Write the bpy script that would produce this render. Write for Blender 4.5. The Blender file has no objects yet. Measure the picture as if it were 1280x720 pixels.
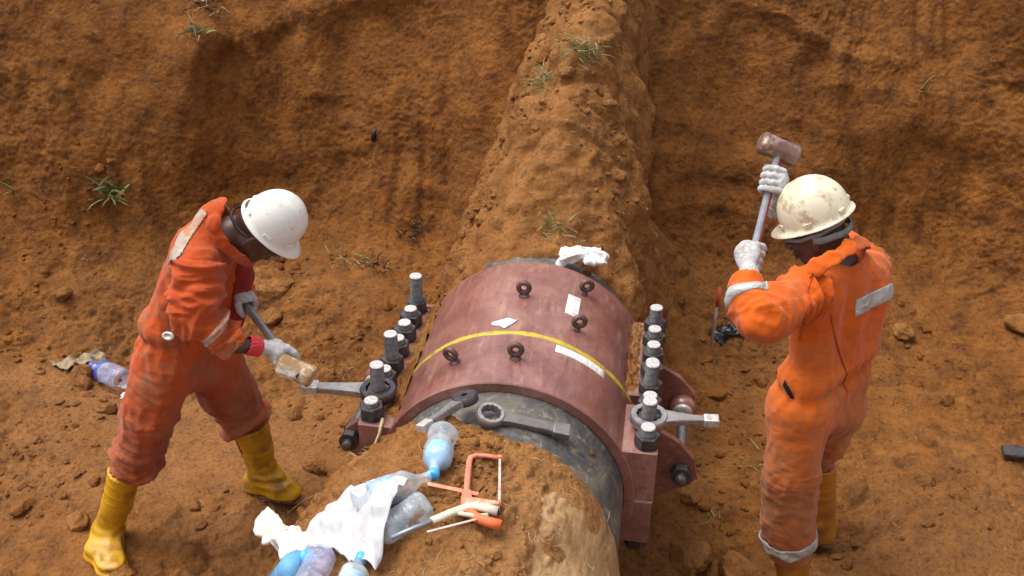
import bpy, bmesh, math, random
import numpy as np
from mathutils import Vector, Matrix

# ------------------------------------------------------------------ camera, sky, sun, exposure
SC = bpy.context.scene
COL = SC.collection
cam_data = bpy.data.cameras.new('camera')
cam_data.sensor_width = 36.0
cam_data.lens = 36.0 * 1340.4 / 1280.0
cam_data.clip_start = 0.05
cam_data.clip_end = 400.0
cam = bpy.data.objects.new('camera', cam_data)
COL.objects.link(cam)
_pit, _yaw, _roll = .545, -.147, .007
_d = Vector((math.sin(_yaw)*math.cos(_pit), math.cos(_yaw)*math.cos(_pit), -math.sin(_pit)))
_r0 = _d.cross(Vector((0, 0, 1))).normalized()
_u0 = _r0.cross(_d)
_r = _r0*math.cos(_roll) + _u0*math.sin(_roll)
_u = _r.cross(_d)
_m = Matrix((( _r.x, _u.x, -_d.x), (_r.y, _u.y, -_d.y), (_r.z, _u.z, -_d.z))).to_4x4()
_m.translation = Vector((.4444, -2.8569, 2.5838))
cam.matrix_world = _m
SC.camera = cam

SUN_ELEV, SUN_AZ = math.radians(67), math.radians(282)      # azimuth clockwise from +Y: light from behind left
world = bpy.data.worlds.new('World')
SC.world = world
world.use_nodes = True
wn = world.node_tree
for n in list(wn.nodes): wn.nodes.remove(n)
sky = wn.nodes.new('ShaderNodeTexSky')
sky.sky_type = 'NISHITA'
sky.sun_disc = False
sky.sun_elevation = SUN_ELEV
sky.sun_rotation = SUN_AZ
sky.air_density = 1.0
sky.dust_density = 4.0
sky.ozone_density = 0.6
hs = wn.nodes.new('ShaderNodeHueSaturation')
hs.inputs['Saturation'].default_value = 0.30
bg = wn.nodes.new('ShaderNodeBackground')
bg.inputs['Strength'].default_value = 0.15
wo = wn.nodes.new('ShaderNodeOutputWorld')
wn.links.new(sky.outputs[0], hs.inputs['Color'])
wn.links.new(hs.outputs[0], bg.inputs['Color'])
wn.links.new(bg.outputs[0], wo.inputs['Surface'])

sun_data = bpy.data.lights.new('sun', 'SUN')
sun_data.energy = 1.4
sun_data.angle = math.radians(40)
sun_data.color = (1.0, .955, .89)
sun = bpy.data.objects.new('sun', sun_data)
COL.objects.link(sun)
_s = Vector((math.sin(SUN_AZ)*math.cos(SUN_ELEV), math.cos(SUN_AZ)*math.cos(SUN_ELEV), math.sin(SUN_ELEV)))
sun.rotation_euler = _s.to_track_quat('Z', 'Y').to_euler()
SC.view_settings.view_transform = 'Standard'
SC.view_settings.look = 'None'
SC.view_settings.exposure = 0.70
SC.view_settings.gamma = 1.0

# ------------------------------------------------------------------ noise (numpy)
_rng = np.random.default_rng(7)
_perm = np.concatenate([_rng.permutation(256)]*3)
_g2 = np.stack([np.cos(np.arange(256)*2.399963), np.sin(np.arange(256)*2.399963)], 1)
_g3 = _rng.normal(size=(256, 3)); _g3 /= np.linalg.norm(_g3, axis=1)[:, None]

def pn2(x, y, seed=0):
    x = x + seed*17.31; y = y - seed*9.73
    xi = np.floor(x).astype(np.int64); yi = np.floor(y).astype(np.int64)
    xf = x-xi; yf = y-yi
    u = xf*xf*xf*(xf*(xf*6-15)+10); v = yf*yf*yf*(yf*(yf*6-15)+10)
    def gr(i, j):
        g = _g2[_perm[_perm[(xi+i) & 255] + ((yi+j) & 255)]]
        return g[..., 0]*(xf-i) + g[..., 1]*(yf-j)
    a = gr(0, 0)*(1-u) + gr(1, 0)*u
    b = gr(0, 1)*(1-u) + gr(1, 1)*u
    return (a*(1-v) + b*v)*1.5

def pn3(P, f=1.0, seed=0):
    P = np.asarray(P)*f + seed*13.37
    I = np.floor(P).astype(np.int64); F = P-I
    W = F*F*F*(F*(F*6-15)+10)
    out = 0
    for i in (0, 1):
        for j in (0, 1):
            for k in (0, 1):
                h = _perm[_perm[_perm[(I[..., 0]+i) & 255]+((I[..., 1]+j) & 255)]+((I[..., 2]+k) & 255)]
                g = _g3[h]
                dt = g[..., 0]*(F[..., 0]-i)+g[..., 1]*(F[..., 1]-j)+g[..., 2]*(F[..., 2]-k)
                w = (W[..., 0] if i else 1-W[..., 0])*(W[..., 1] if j else 1-W[..., 1])*(W[..., 2] if k else 1-W[..., 2])
                out = out + dt*w
    return out*1.6

def fbm2(x, y, f, octs, seed=0, gain=.5):
    o = 0; a = 1.0
    for k in range(octs):
        o = o + a*pn2(x*f, y*f, seed+k); a *= gain; f *= 2.03
    return o

def lumps(x, y, f, prob, seed=0, flat=.7):
    """rounded clods: one jittered dome per cell of a grid, kept with the given probability"""
    X = x*f; Y = y*f
    xi = np.floor(X).astype(np.int64); yi = np.floor(Y).astype(np.int64)
    out = np.zeros_like(X)
    r = np.random.default_rng(100+seed)
    tab = r.random((256, 5))
    for i in (-1, 0, 1):
        for j in (-1, 0, 1):
            h = _perm[_perm[(xi+i+seed*31) & 255] + ((yi+j) & 255)]
            t = tab[h]
            cx = xi+i+.15+.7*t[:, 0] if X.ndim == 1 else xi+i+.15+.7*t[..., 0]
            cy = yi+j+.15+.7*t[..., 1]
            rad = .2+.42*t[..., 2]**2
            ang = t[..., 3]*6.28
            dx = X-cx; dy = Y-cy
            a = dx*np.cos(ang)+dy*np.sin(ang); b = (-dx*np.sin(ang)+dy*np.cos(ang))*1.5
            q = 1-(a*a+b*b)/rad**2
            d = np.where((q > 0) & (t[..., 4] < prob), np.clip(q, 0, 1)**.5*rad*flat, 0)
            out = np.maximum(out, d)
    return out/f

# ------------------------------------------------------------------ mesh helpers
def link(o, parent=None):
    COL.objects.link(o)
    if parent is not None: o.parent = parent
    return o

def mesh_np(name, V, F, mat, parent=None, smooth=True):
    """V (n,3) array, F (m,4) or (m,3) array"""
    me = bpy.data.meshes.new(name)
    V = np.ascontiguousarray(V, dtype=np.float32); F = np.ascontiguousarray(F, dtype=np.int32)
    me.vertices.add(len(V)); me.vertices.foreach_set('co', V.ravel())
    n = F.shape[1]
    me.loops.add(F.size); me.loops.foreach_set('vertex_index', F.ravel())
    me.polygons.add(len(F)); me.polygons.foreach_set('loop_start', np.arange(0, F.size, n, dtype=np.int32))
    me.polygons.foreach_set('use_smooth', np.full(len(F), smooth))
    me.update(calc_edges=True)
    me.materials.append(mat)
    return link(bpy.data.objects.new(name, me), parent)

def grid_faces(nv, nu, flip=False):
    i = np.arange(nv-1)[:, None]*nu + np.arange(nu-1)[None, :]
    F = np.stack([i, i+1, i+nu+1, i+nu], -1).reshape(-1, 4)
    return F[:, ::-1] if flip else F

def grid_normals(P):
    du = np.gradient(P, axis=1); dv = np.gradient(P, axis=0)
    n = np.cross(du, dv); n /= np.linalg.norm(n, axis=2, keepdims=True)+1e-12
    return n

class MB:
    """collects shapes, then builds ONE mesh object"""
    def __init__(s): s.v = []; s.f = []; s.sm = []
    def add(s, vs, fs, smooth=False):
        b = len(s.v); s.v += [tuple(v) for v in vs]
        s.f += [tuple(b+i for i in f) for f in fs]; s.sm += [smooth]*len(fs)
    def box(s, a, b, bev=0.0, M=None):
        x0, y0, z0 = a; x1, y1, z1 = b
        if bev <= 0:
            vs = [(x, y, z) for z in (z0, z1) for y in (y0, y1) for x in (x0, x1)]
            fs = [(0, 2, 3, 1), (4, 5, 7, 6), (0, 1, 5, 4), (2, 6, 7, 3), (0, 4, 6, 2), (1, 3, 7, 5)]
        else:
            bm = bmesh.new(); bmesh.ops.create_cube(bm, size=1)
            for v in bm.verts:
                v.co = Vector(((x0+x1)/2+v.co.x*(x1-x0), (y0+y1)/2+v.co.y*(y1-y0), (z0+z1)/2+v.co.z*(z1-z0)))
            bmesh.ops.bevel(bm, geom=bm.edges[:], offset=bev, segments=2, affect='EDGES', profile=.6)
            vs = [v.co.copy() for v in bm.verts]; fs = [[v.index for v in f.verts] for f in bm.faces]; bm.free()
        if M is not None: vs = [M @ Vector(v) for v in vs]
        s.add(vs, fs)
    def prism(s, pts, h0, h1, M=None, bev=0.0):
        """polygon pts (x,y) extruded along z"""
        n = len(pts)
        if bev > 0:
            cx = sum(p[0] for p in pts)/n; cy = sum(p[1] for p in pts)/n
            def ins(p):
                l = math.hypot(p[0]-cx, p[1]-cy); k = max(0, 1-bev/l)
                return (cx+(p[0]-cx)*k, cy+(p[1]-cy)*k)
            q = [ins(p) for p in pts]
            rings = [[(x, y, h0) for x, y in q], [(x, y, h0+bev) for x, y in pts], [(x, y, h1-bev) for x, y in pts], [(x, y, h1) for x, y in q]]
        else: rings = [[(x, y, h0) for x, y in pts], [(x, y, h1) for x, y in pts]]
        vs = [p for r in rings for p in r]; fs = [tuple(range(n))[::-1], tuple(range((len(rings)-1)*n, len(rings)*n))]
        for k in range(len(rings)-1):
            for i in range(n):
                j = (i+1) % n; fs.append((k*n+i, k*n+j, (k+1)*n+j, (k+1)*n+i))
        if M is not None: vs = [M @ Vector(v) for v in vs]
        s.add(vs, fs)
    def lathe(s, prof, n=24, M=None, smooth=True, wob=None):
        """prof [(r,z)] about z"""
        vs = []; fs = []
        m = len(prof)
        for i in range(n):
            a = 2*math.pi*i/n; c, q = math.cos(a), math.sin(a)
            for k, (r, z) in enumerate(prof):
                rr = r*(1+wob(a, z)) if wob else r
                vs.append((rr*c, rr*q, z))
        for i in range(n):
            j = (i+1) % n
            for k in range(m-1):
                fs.append((i*m+k, j*m+k, j*m+k+1, i*m+k+1))
        if prof[0][0] > 1e-5: fs.append(tuple(i*m for i in range(n))[::-1])
        if prof[-1][0] > 1e-5: fs.append(tuple(i*m+m-1 for i in range(n)))
        if M is not None: vs = [M @ Vector(v) for v in vs]
        s.add(vs, fs, smooth)
    def tube(s, pts, r, n=10, smooth=True, squash=1.0, up=None):
        pts = [Vector(p) for p in pts]; m = len(pts)
        rs = r if isinstance(r, (list, tuple)) else [r]*m
        T = [(pts[min(i+1, m-1)]-pts[max(i-1, 0)]).normalized() for i in range(m)]
        ref = Vector(up) if up else (Vector((0, 0, 1)) if abs(T[0].z) < .9 else Vector((1, 0, 0)))
        N = (ref-T[0]*ref.dot(T[0])).normalized()
        vs = []
        for i in range(m):
            N = (N-T[i]*N.dot(T[i])).normalized(); B = T[i].cross(N)
            for k in range(n):
                a = 2*math.pi*k/n
                vs.append(pts[i]+N*(math.cos(a)*rs[i]*squash)+B*(math.sin(a)*rs[i]))
        fs = [(i*n+k, i*n+(k+1) % n, (i+1)*n+(k+1) % n, (i+1)*n+k) for i in range(m-1) for k in range(n)]
        fs += [tuple(range(n))[::-1], tuple(range((m-1)*n, m*n))]
        s.add(vs, fs, smooth)
    def build(s, name, mat, parent=None):
        me = bpy.data.meshes.new(name)
        me.from_pydata([tuple(v) for v in s.v], [], s.f)
        me.polygons.foreach_set('use_smooth', s.sm)
        me.materials.append(mat)
        bm = bmesh.new(); bm.from_mesh(me)
        bmesh.ops.recalc_face_normals(bm, faces=bm.faces[:]); bm.to_mesh(me); bm.free()
        me.update()
        return link(bpy.data.objects.new(name, me), parent)

def tag(o, label=None, cat=None, group=None, kind=None):
    if label: o['label'] = label
    if cat: o['category'] = cat
    if group: o['group'] = group
    if kind: o['kind'] = kind
    return o

def empty(name, loc, label, cat, group=None, rot=None):
    o = bpy.data.objects.new(name, None); o.empty_display_size = .1
    o.location = loc
    if rot is not None: o.rotation_euler = rot
    link(o); tag(o, label, cat, group)
    return o

def keep(o, root):
    """parent without moving: mesh coordinates were given in world space"""
    o.parent = root
    o.matrix_parent_inverse = Matrix.Translation(root.location).inverted() if root.rotation_euler == Vector((0,0,0)) else root.matrix_basis.inverted()
    return o

def shared(src, M, parent):
    """copy of a piece sharing its mesh"""
    c = src.copy(); COL.objects.link(c); c.parent = parent; c.matrix_basis = M
    return c

def frame(o, z, x=None):
    """matrix with origin o, local Z along z, local X near x"""
    z = Vector(z).normalized()
    x = Vector(x) if x is not None else (Vector((1, 0, 0)) if abs(z.x) < .8 else Vector((0, 1, 0)))
    x = (x-z*x.dot(z)).normalized(); y = z.cross(x)
    M = Matrix(((x.x, y.x, z.x), (x.y, y.y, z.y), (x.z, y.z, z.z))).to_4x4()
    M.translation = Vector(o)
    return M

# ------------------------------------------------------------------ materials
class NT:
    def __init__(s, name):
        s.m = bpy.data.materials.new(name); s.m.use_nodes = True; s.t = s.m.node_tree
        s.b = s.t.nodes['Principled BSDF']; s.o = s.t.nodes['Material Output']
        s.tc = s.t.nodes.new('ShaderNodeTexCoord').outputs['Object']
    def n(s, ty, **kw):
        nd = s.t.nodes.new(ty)
        for k, v in kw.items():
            if k in nd.inputs: nd.inputs[k].default_value = v
            else: setattr(nd, k, v)
        return nd
    def l(s, a, b): s.t.links.new(a, b)
    def map(s, scale=(1, 1, 1), rot=(0, 0, 0), src=None):
        m = s.n('ShaderNodeMapping'); m.inputs['Scale'].default_value = scale; m.inputs['Rotation'].default_value = rot
        s.l(src or s.tc, m.inputs['Vector']); return m.outputs[0]
    def noise(s, scale, detail=4, rough=.6, vec=None, dist=0.0):
        nd = s.n('ShaderNodeTexNoise', Scale=scale, Detail=detail, Roughness=rough, Distortion=dist)
        s.l(vec or s.tc, nd.inputs['Vector']); return nd.outputs['Fac']
    def ramp(s, fac, stops, interp='LINEAR'):
        r = s.n('ShaderNodeValToRGB'); e = r.color_ramp; e.interpolation = interp
        while len(e.elements) < len(stops): e.elements.new(.5)
        for el, (p, c) in zip(e.elements, stops):
            el.position = p; el.color = (c, c, c, 1) if isinstance(c, (int, float)) else (*c, 1)
        s.l(fac, r.inputs[0]); return r.outputs[0]
    def mix(s, fac, a, b, mode='MIX'):
        m = s.n('ShaderNodeMix', data_type='RGBA', blend_type=mode)
        for i, v in ((0, fac), (6, a), (7, b)):
            if isinstance(v, (int, float)): m.inputs[i].default_value = v
            elif isinstance(v, tuple): m.inputs[i].default_value = (*v, 1)
            else: s.l(v, m.inputs[i])
        return m.outputs[2]
    def math(s, op, a, b=None):
        m = s.n('ShaderNodeMath', operation=op)
        for i, v in ((0, a), (1, b)):
            if v is None: continue
            if isinstance(v, (int, float)): m.inputs[i].default_value = v
            else: s.l(v, m.inputs[i])
        return m.outputs[0]
    def bump(s, h, strength=.5, dist=.005, prev=None):
        b = s.n('ShaderNodeBump', Strength=strength, Distance=dist)
        s.l(h, b.inputs['Height'])
        if prev: s.l(prev, b.inputs['Normal'])
        return b.outputs[0]
    def fin(s, color=None, rough=None, metal=None, normal=None, **kw):
        for k, v in (('Base Color', color), ('Roughness', rough), ('Metallic', metal), ('Normal', normal)):
            if v is None: continue
            if isinstance(v, (int, float)): s.b.inputs[k].default_value = v
            elif isinstance(v, tuple): s.b.inputs[k].default_value = (*v, 1)
            else: s.l(v, s.b.inputs[k])
        for k, v in kw.items(): s.b.inputs[k.replace('_', ' ')].default_value = v
        return s.m

def soil_mat(name, dark, mid, light, pale, pale_amt, streak=None, cut=False):
    t = NT(name)
    n1 = t.noise(1.3, 5, .62, dist=.4)
    n2 = t.noise(9.0, 6, .68)
    n3 = t.noise(60.0, 5, .7)
    n4 = t.noise(.6, 3, .55)
    c = t.ramp(n2, [(.30, dark), (.50, mid), (.72, light)])
    c = t.mix(t.ramp(n1, [(.38, 0.0), (.62, .75)]), c, t.mix(.5, c, dark))
    pa = t.math('MULTIPLY', t.ramp(n4, [(.42, 0.0), (.60, 1.0)]), pale_amt)
    if cut:      # above the floor the soil turns redder, with fewer pale patches
        sp = t.n('ShaderNodeSeparateXYZ'); t.l(t.tc, sp.inputs[0]); mr = t.n('ShaderNodeMapRange')
        t.l(t.math('ADD', sp.outputs['Z'], t.math('MULTIPLY', n1, .5)), mr.inputs[0])
        mr.inputs[1].default_value = -.32; mr.inputs[2].default_value = .12; mr.inputs[3].default_value = 1.0; mr.inputs[4].default_value = .12
        pa = t.math('MULTIPLY', pa, mr.outputs[0])
        inv = t.math('SUBTRACT', 1.0, mr.outputs[0])
        c = t.mix(t.math('MULTIPLY', inv, .62), c, t.mix(1.0, c, (1.05, .95, .80), 'MULTIPLY'))
    c = t.mix(t.ramp(t.noise(24, 6, .75), [(.34, .75), (.47, 0.0)]), c, (dark[0]*.55, dark[1]*.5, dark[2]*.5))  # dark gaps between crumbs: crevice shade put into the soil colour
    c = t.mix(pa, c, t.mix(t.ramp(n3, [(.3, 0.2), (.7, 1.0)]), mid, pale))
    c = t.mix(t.ramp(n3, [(.30, .55), (.48, 0.0)]), c, (dark[0]*.45, dark[1]*.42, dark[2]*.4))
    c = t.mix(t.ramp(t.noise(150, 3, .6), [(.60, 0.0), (.72, .6)]), c, pale)
    if streak:
        s = t.noise(5.0, 5, .65, vec=t.map(streak))
        c = t.mix(t.ramp(s, [(.40, .5), (.60, 0.0)]), c, dark)
    v = t.n('ShaderNodeTexVoronoi', Scale=42.0); v.feature = 'SMOOTH_F1'
    wv = t.n('ShaderNodeVectorMath', operation='ADD')
    nd = t.n('ShaderNodeTexNoise', Scale=14.0, Detail=3.0); t.l(t.tc, nd.inputs['Vector'])
    t.l(t.tc, wv.inputs[0]); 
    sc = t.n('ShaderNodeVectorMath', operation='SCALE'); sc.inputs['Scale'].default_value = .05
    t.l(nd.outputs['Color'], sc.inputs[0]); t.l(sc.outputs[0], wv.inputs[1]); t.l(wv.outputs[0], v.inputs['Vector'])
    b = t.bump(v.outputs['Distance'], .55, .012)
    b = t.bump(t.noise(30, 6, .72), .95, .014, b)
    b = t.bump(t.noise(140, 4, .7), .6, .004, b)
    return t.fin(c, t.ramp(n2, [(.3, .82), (.7, 1.0)]), 0.0, b, Specular_IOR_Level=.25)

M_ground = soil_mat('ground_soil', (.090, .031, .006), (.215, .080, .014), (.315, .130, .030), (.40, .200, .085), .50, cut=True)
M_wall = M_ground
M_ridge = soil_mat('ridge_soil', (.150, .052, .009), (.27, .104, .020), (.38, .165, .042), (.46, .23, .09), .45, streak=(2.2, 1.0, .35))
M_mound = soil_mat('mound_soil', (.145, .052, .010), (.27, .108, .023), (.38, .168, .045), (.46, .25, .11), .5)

def film_mat():
    t = NT('dried_tan_mud_film')
    s = t.noise(7, 6, .7, vec=t.map((1.0, .45, 1.6))); f = t.noise(50, 5, .7)
    c = t.ramp(s, [(.34, (.22, .105, .035)), (.5, (.36, .205, .085)), (.66, (.46, .29, .14))])
    c = t.mix(t.ramp(f, [(.34, .6), (.46, 0.0)]), c, (.17, .08, .03))
    return t.fin(c, .85, 0.0, t.bump(t.noise(16, 6, .7, vec=t.map((1, .4, 1.4))), .7, .010))
M_film = film_mat()
def steel_mat(name, base, rough=.42, rust=.35, scale=30):
    t = NT(name)
    n = t.noise(scale, 5, .65); m = t.noise(scale*5, 3, .6)
    c = t.ramp(n, [(.35, tuple(x*.55 for x in base)), (.6, base)])
    c = t.mix(t.math('MULTIPLY', t.ramp(t.noise(scale*.5, 5, .7), [(.5, 0.0), (.68, 1.0)]), rust), c, (.22, .11, .05))
    return t.fin(c, t.ramp(n, [(.3, rough+.2), (.7, rough)]), .75, t.bump(m, .35, .001))
M_nut = steel_mat('dark_nut_steel', (.12, .115, .125), .45, .2)
M_stud = steel_mat('grey_stud_steel', (.25, .24, .24), .42, .3, 60)
M_studtop = steel_mat('bright_hammered_stud_end', (.72, .70, .68), .5, .25, 60)
M_wrench = steel_mat('worn_wrench_steel', (.42, .40, .39), .38, .25, 22)
M_wrenchmid = steel_mat('brown_grey_wrench_steel', (.26, .24, .23), .42, .45, 22)
M_wrenchdark = steel_mat('dark_wrench_steel', (.10, .10, .11), .42, .45, 22)

def paint_mat():
    t = NT('red_oxide_primer')
    n = t.noise(3.2, 6, .65, dist=.6); f = t.noise(38, 5, .7)
    st = t.noise(9, 7, .75, vec=t.map((3.0, .8, 3.0)))
    c = t.ramp(n, [(.32, (.14, .045, .034)), (.50, (.23, .088, .070)), (.68, (.34, .16, .125))])
    c = t.mix(t.ramp(st, [(.52, 0.0), (.70, .6)]), c, (.42, .26, .19))
    c = t.mix(t.ramp(t.noise(11, 6, .75, vec=t.map((2.5, .5, 2.5))), [(.34, .6), (.46, 0.0)]), c, (.12, .036, .026))
    c = t.mix(t.ramp(t.noise(2.0, 7, .75), [(.62, 0.0), (.70, .85)]), c, (.36, .20, .075))
    c = t.mix(t.ramp(f, [(.33, .6), (.42, 0.0)]), c, (.10, .035, .025))
    c = t.mix(t.ramp(t.noise(75, 4, .7), [(.68, 0.0), (.74, .7)]), c, (.55, .38, .26))
    sc = t.noise(16, 3, .6, vec=t.map((14, 1.2, 5), (0, 0, .5)))
    c = t.mix(t.ramp(sc, [(.70, 0.0), (.76, .55)]), c, (.50, .36, .32))
    return t.fin(c, t.ramp(n, [(.3, .46), (.7, .26)]), 0.0, t.bump(t.noise(26, 5, .7), .25, .003), Specular_IOR_Level=.75, Coat_Weight=.35, Coat_Roughness=.22)
M_paint = paint_mat()

def pipe_mat():
    t = NT('black_pipe_coating')
    n = t.noise(5.5, 7, .72, dist=.8); f = t.noise(40, 5, .7)
    c = t.ramp(f, [(.3, (.040, .040, .042)), (.7, (.095, .094, .094))])
    c = t.mix(t.ramp(n, [(.46, 0.0), (.60, .45)]), c, (.24, .19, .13))
    c = t.mix(t.ramp(t.noise(20, 8, .8), [(.54, 0.0), (.66, .65)]), c, (.36, .28, .17))
    return t.fin(c, t.ramp(n, [(.4, .38), (.6, .85)]), 0.0, t.bump(t.noise(22, 6, .7), .35, .004))
M_pipe = pipe_mat()

def simple(name, col, rough=.6, metal=0.0, var=.25, scale=25, bumpd=.001, dirt=None, **kw):
    t = NT(name); n = t.noise(scale, 5, .65)
    c = t.ramp(n, [(.3, tuple(x*(1-var) for x in col)), (.7, tuple(min(1, x*(1+var*.5)) for x in col))])
    if dirt:
        col2, lo, hi, sc = dirt
        c = t.mix(t.ramp(t.noise(sc, 6, .72), [(lo, 0.0), (hi, 1.0)]), c, col2)
    return t.fin(c, rough, metal, t.bump(t.noise(scale*3, 4, .6), .4, bumpd), **kw)

# ------------------------------------------------------------------ the ground: floor and walls of the pit as one sheet
def smooth1(A, k, axis=0):
    pad = [(0, 0)]*A.ndim; pad[axis] = (k, k)
    B = np.pad(A, pad, mode='edge'); c = np.cumsum(B, axis=axis, dtype=np.float64)
    c = np.concatenate([np.zeros_like(np.take(c, [0], axis)), c], axis)
    w = 2*k+1; n = A.shape[axis]
    hi = np.take(c, np.arange(w, w+n), axis); lo = np.take(c, np.arange(0, n), axis)
    return (hi-lo)/w

FLOOR = -.55
def ground_sheet():
    step = .0097
    xs = np.concatenate([-4.3-np.geomspace(.02, 36, 46)[::-1], np.arange(-4.3, 3.7, step), 3.7+np.geomspace(.02, 36, 46)])
    nu = len(xs)
    yb = 2.08 + .10*np.sin(xs*1.3+.6) + .09*np.sin(xs*3.7+1.0) - .42*np.clip(-xs-1.7, 0, 4)**1.15 + .12*np.clip(xs-1.0, 0, 1) - .10*np.clip(xs-2.6, 0, 3)
    yb = np.where(np.abs(xs) > 5, np.minimum(yb, 1.2), yb)
    yb = np.maximum(yb, .1)
    # arc-length parameter of the profile: rim behind the camera, near slope, floor, far slope, rim
    zt = 1.9
    def prof(y_base):
        return np.array([(-40, 1.0), (-3.3, 1.0), (-2.3, .9), (-1.75, -.45), (-1.45, FLOOR), (y_base-.38, FLOOR), (y_base+.20, FLOOR+.24), (y_base+1.28, zt-.35), (y_base+1.55, zt), (40, zt+.4)])
    fl = np.arange(-.75, 1.0, step)
    n_floor2, n_wall = int(1.7/step), int(2.75/step)
    segs = []
    Y = np.zeros((0, nu)); Z = np.zeros((0, nu)); 
    cols_y = []; cols_z = []
    for i in range(nu):
        p = prof(yb[i])
        q = [np.stack([-3.3-np.geomspace(.05, 36, 20)[::-1], np.full(20, 1.0)], 1)]
        for a, b, n in ((1, 2, 12), (2, 3, 26), (3, 4, 10)):
            t = np.arange(n)[:, None]/n; q.append(p[a]*(1-t)+p[b]*t)
        t = np.arange(24)[:, None]/24; q.append(p[4]*(1-t)+np.array([-.75, FLOOR])*t)
        q.append(np.stack([fl, np.full(len(fl), FLOOR)], 1))
        t = np.arange(110)[:, None]/110; q.append(np.array([fl[-1]+step, FLOOR])*(1-t)+p[5]*t)
        for a, b, n in ((5, 6, 64), (6, 7, 236), (7, 8, 40)):
            t = np.arange(n)[:, None]/n; q.append(p[a]*(1-t)+p[b]*t)
        q.append(np.stack([p[8][0]+np.geomspace(.01, 36, 34), np.linspace(zt, zt+.4, 34)], 1))
        q = np.concatenate(q); cols_y.append(q[:, 0]); cols_z.append(q[:, 1])
    Y = np.stack(cols_y, 1); Z = np.stack(cols_z, 1); nv = Y.shape[0]
    Y = smooth1(Y, 16); Z = smooth1(Z, 16)
    X = np.repeat(xs[None, :], nv, 0)
    # local arc length for texture-like relief
    S = np.concatenate([np.zeros((1, nu)), np.cumsum(np.hypot(np.diff(Y, axis=0), np.diff(Z, axis=0)), 0)])
    S = S - S[np.argmin(np.abs(Y[:, nu//2]-0.0)), :][None, :]
    P = np.stack([X, Y, Z], -1)
    Nn = grid_normals(P); Nn *= np.sign(Nn[..., 2:3]+1e-9)
    wall = np.clip((Z-FLOOR-.1)/.4, 0, 1)
    near = np.clip(1-(np.abs(X)-4.5)/3, 0, 1)*np.clip(1-(np.abs(Y)-4.5)/3, 0, 1)
    wx = X + .10*pn2(X*1.7, S*1.7, 40); ws = S + .10*pn2(X*1.7, S*1.7, 41)
    D = .075*fbm2(wx, ws, .9, 3, 1)
    D += wall*(.055*fbm2(wx, ws*.45, 2.2, 3, 9))                        # scraped vertical flutes
    led = np.abs(pn2(wx*1.1, ws*2.6, 14)); D += wall*.05*np.clip(.35-led, 0, 1)/.35*np.clip(pn2(wx*.8, ws*.8, 15)+.25, 0, 1)
    rough = np.clip(.55+1.1*pn2(wx*1.3, ws*1.3, 21), .12, 1.3)
    r2 = np.clip(.5+1.2*pn2(wx*2.1, ws*2.1, 23), 0, 1.3)
    D += (1-.45*wall)*rough*(.024*fbm2(wx, ws, 6, 5, 3, .62))
    rid = 1-2*np.abs(pn2(wx*5.0, ws*6.5, 31)); D -= (1-.7*wall)*rough*.016*np.clip(rid-.50, 0, 1)/.50      # cracks and gouges
    D += (1-.85*wall)*rough*lumps(wx, ws, 6.0, .30, 2, .55)
    D += (1-.6*wall)*r2*lumps(wx, ws, 14.0, .26, 3, .65)
    D += (.35+.65*(1-wall))*rough*lumps(X, S, 34.0, .32, 4, .7)
    D += .0045*fbm2(X, S, 45, 2, 5)*(.6+rough)
    # soil ledge on the upper left wall, overhanging a hollow
    zl = .60+.32*np.clip(X+1.95, 0, 1.2)-.12*np.clip(-1.95-X, 0, 1)+.05*pn2(X*3, X*0+2.2, 91)
    lm = np.clip((X+2.35)/.35, 0, 1)*np.clip((-.72-X)/.25, 0, 1)
    u_ = (Z-zl)
    D += wall*lm*(.060*np.exp(-(np.clip(u_, 0, 9)/.20)**2)*(1/(1+np.exp(-u_*45))))
    zr = .28+.10*pn2(X*2.1, X*0+5.2, 92); u_ = Z-zr; lm = np.clip((X-1.35)/.5, 0, 1)
    D += wall*lm*(.035*np.exp(-(np.clip(u_, 0, 9)/.14)**2)*(1/(1+np.exp(-u_*45))))
    D += wall*.016*fbm2(wx*4.5, ws*.7, 1.0, 3, 95)
    # the walls flare out where they meet the ridge
    D += np.clip((Y-1.1)/.6, 0, 1)*.30*np.exp(-(np.clip(np.abs(X-.03)-.42, 0, 9)/.24)**2)
    # tooth marks of the digger: short parallel grooves in patches of the wall
    tw = X*1.0+.05*pn2(X*2, S*2, 51)+.10*S*pn2(X*.5, S*.3, 52)
    tm = np.clip(pn2(X*.9+3, S*1.1, 53)*3-.25, 0, 1)
    D -= wall*tm*.016*np.clip(np.cos(tw*2*math.pi/.155), 0, 1)**1.5
    # shallow hollows and heaps of the floor
    for (bx, by, rad, h) in GROUND_BUMPS:
        q = ((X-bx)**2+(Y-by)**2)/rad**2
        D += h*np.exp(-q)*(1-wall)
    P = P + Nn*(D*near)[..., None]
    return P, nv, nu

GROUND_BUMPS = [(2.0, 1.95, .5, .07), (.80, .30, .34, -.12), (.80, .95, .28, -.05), (-.78, .35, .25, -.06), (-1.25, 1.75, .28, .16), (-.85, 1.5, .25, .08),
                (-2.0, -.25, .30, -.03), (-1.2, .25, .22, -.04), (1.10, .21, .16, -.03), (1.25, .55, .16, -.03),
                (.75, .10, .12, .06), (1.7, .85, .35, .05), (-2.6, .9, .4, .06), (2.6, 1.6, .45, .12), (1.3, 1.9, .3, .10), (.95, 1.6, .2, -.04)]
_P, _nv, _nu = ground_sheet()
GP = _P
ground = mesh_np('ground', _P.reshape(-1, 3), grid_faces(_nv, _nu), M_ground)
tag(ground, 'reddish brown earth floor and steep walls of the excavated pit', kind='structure')

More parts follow.
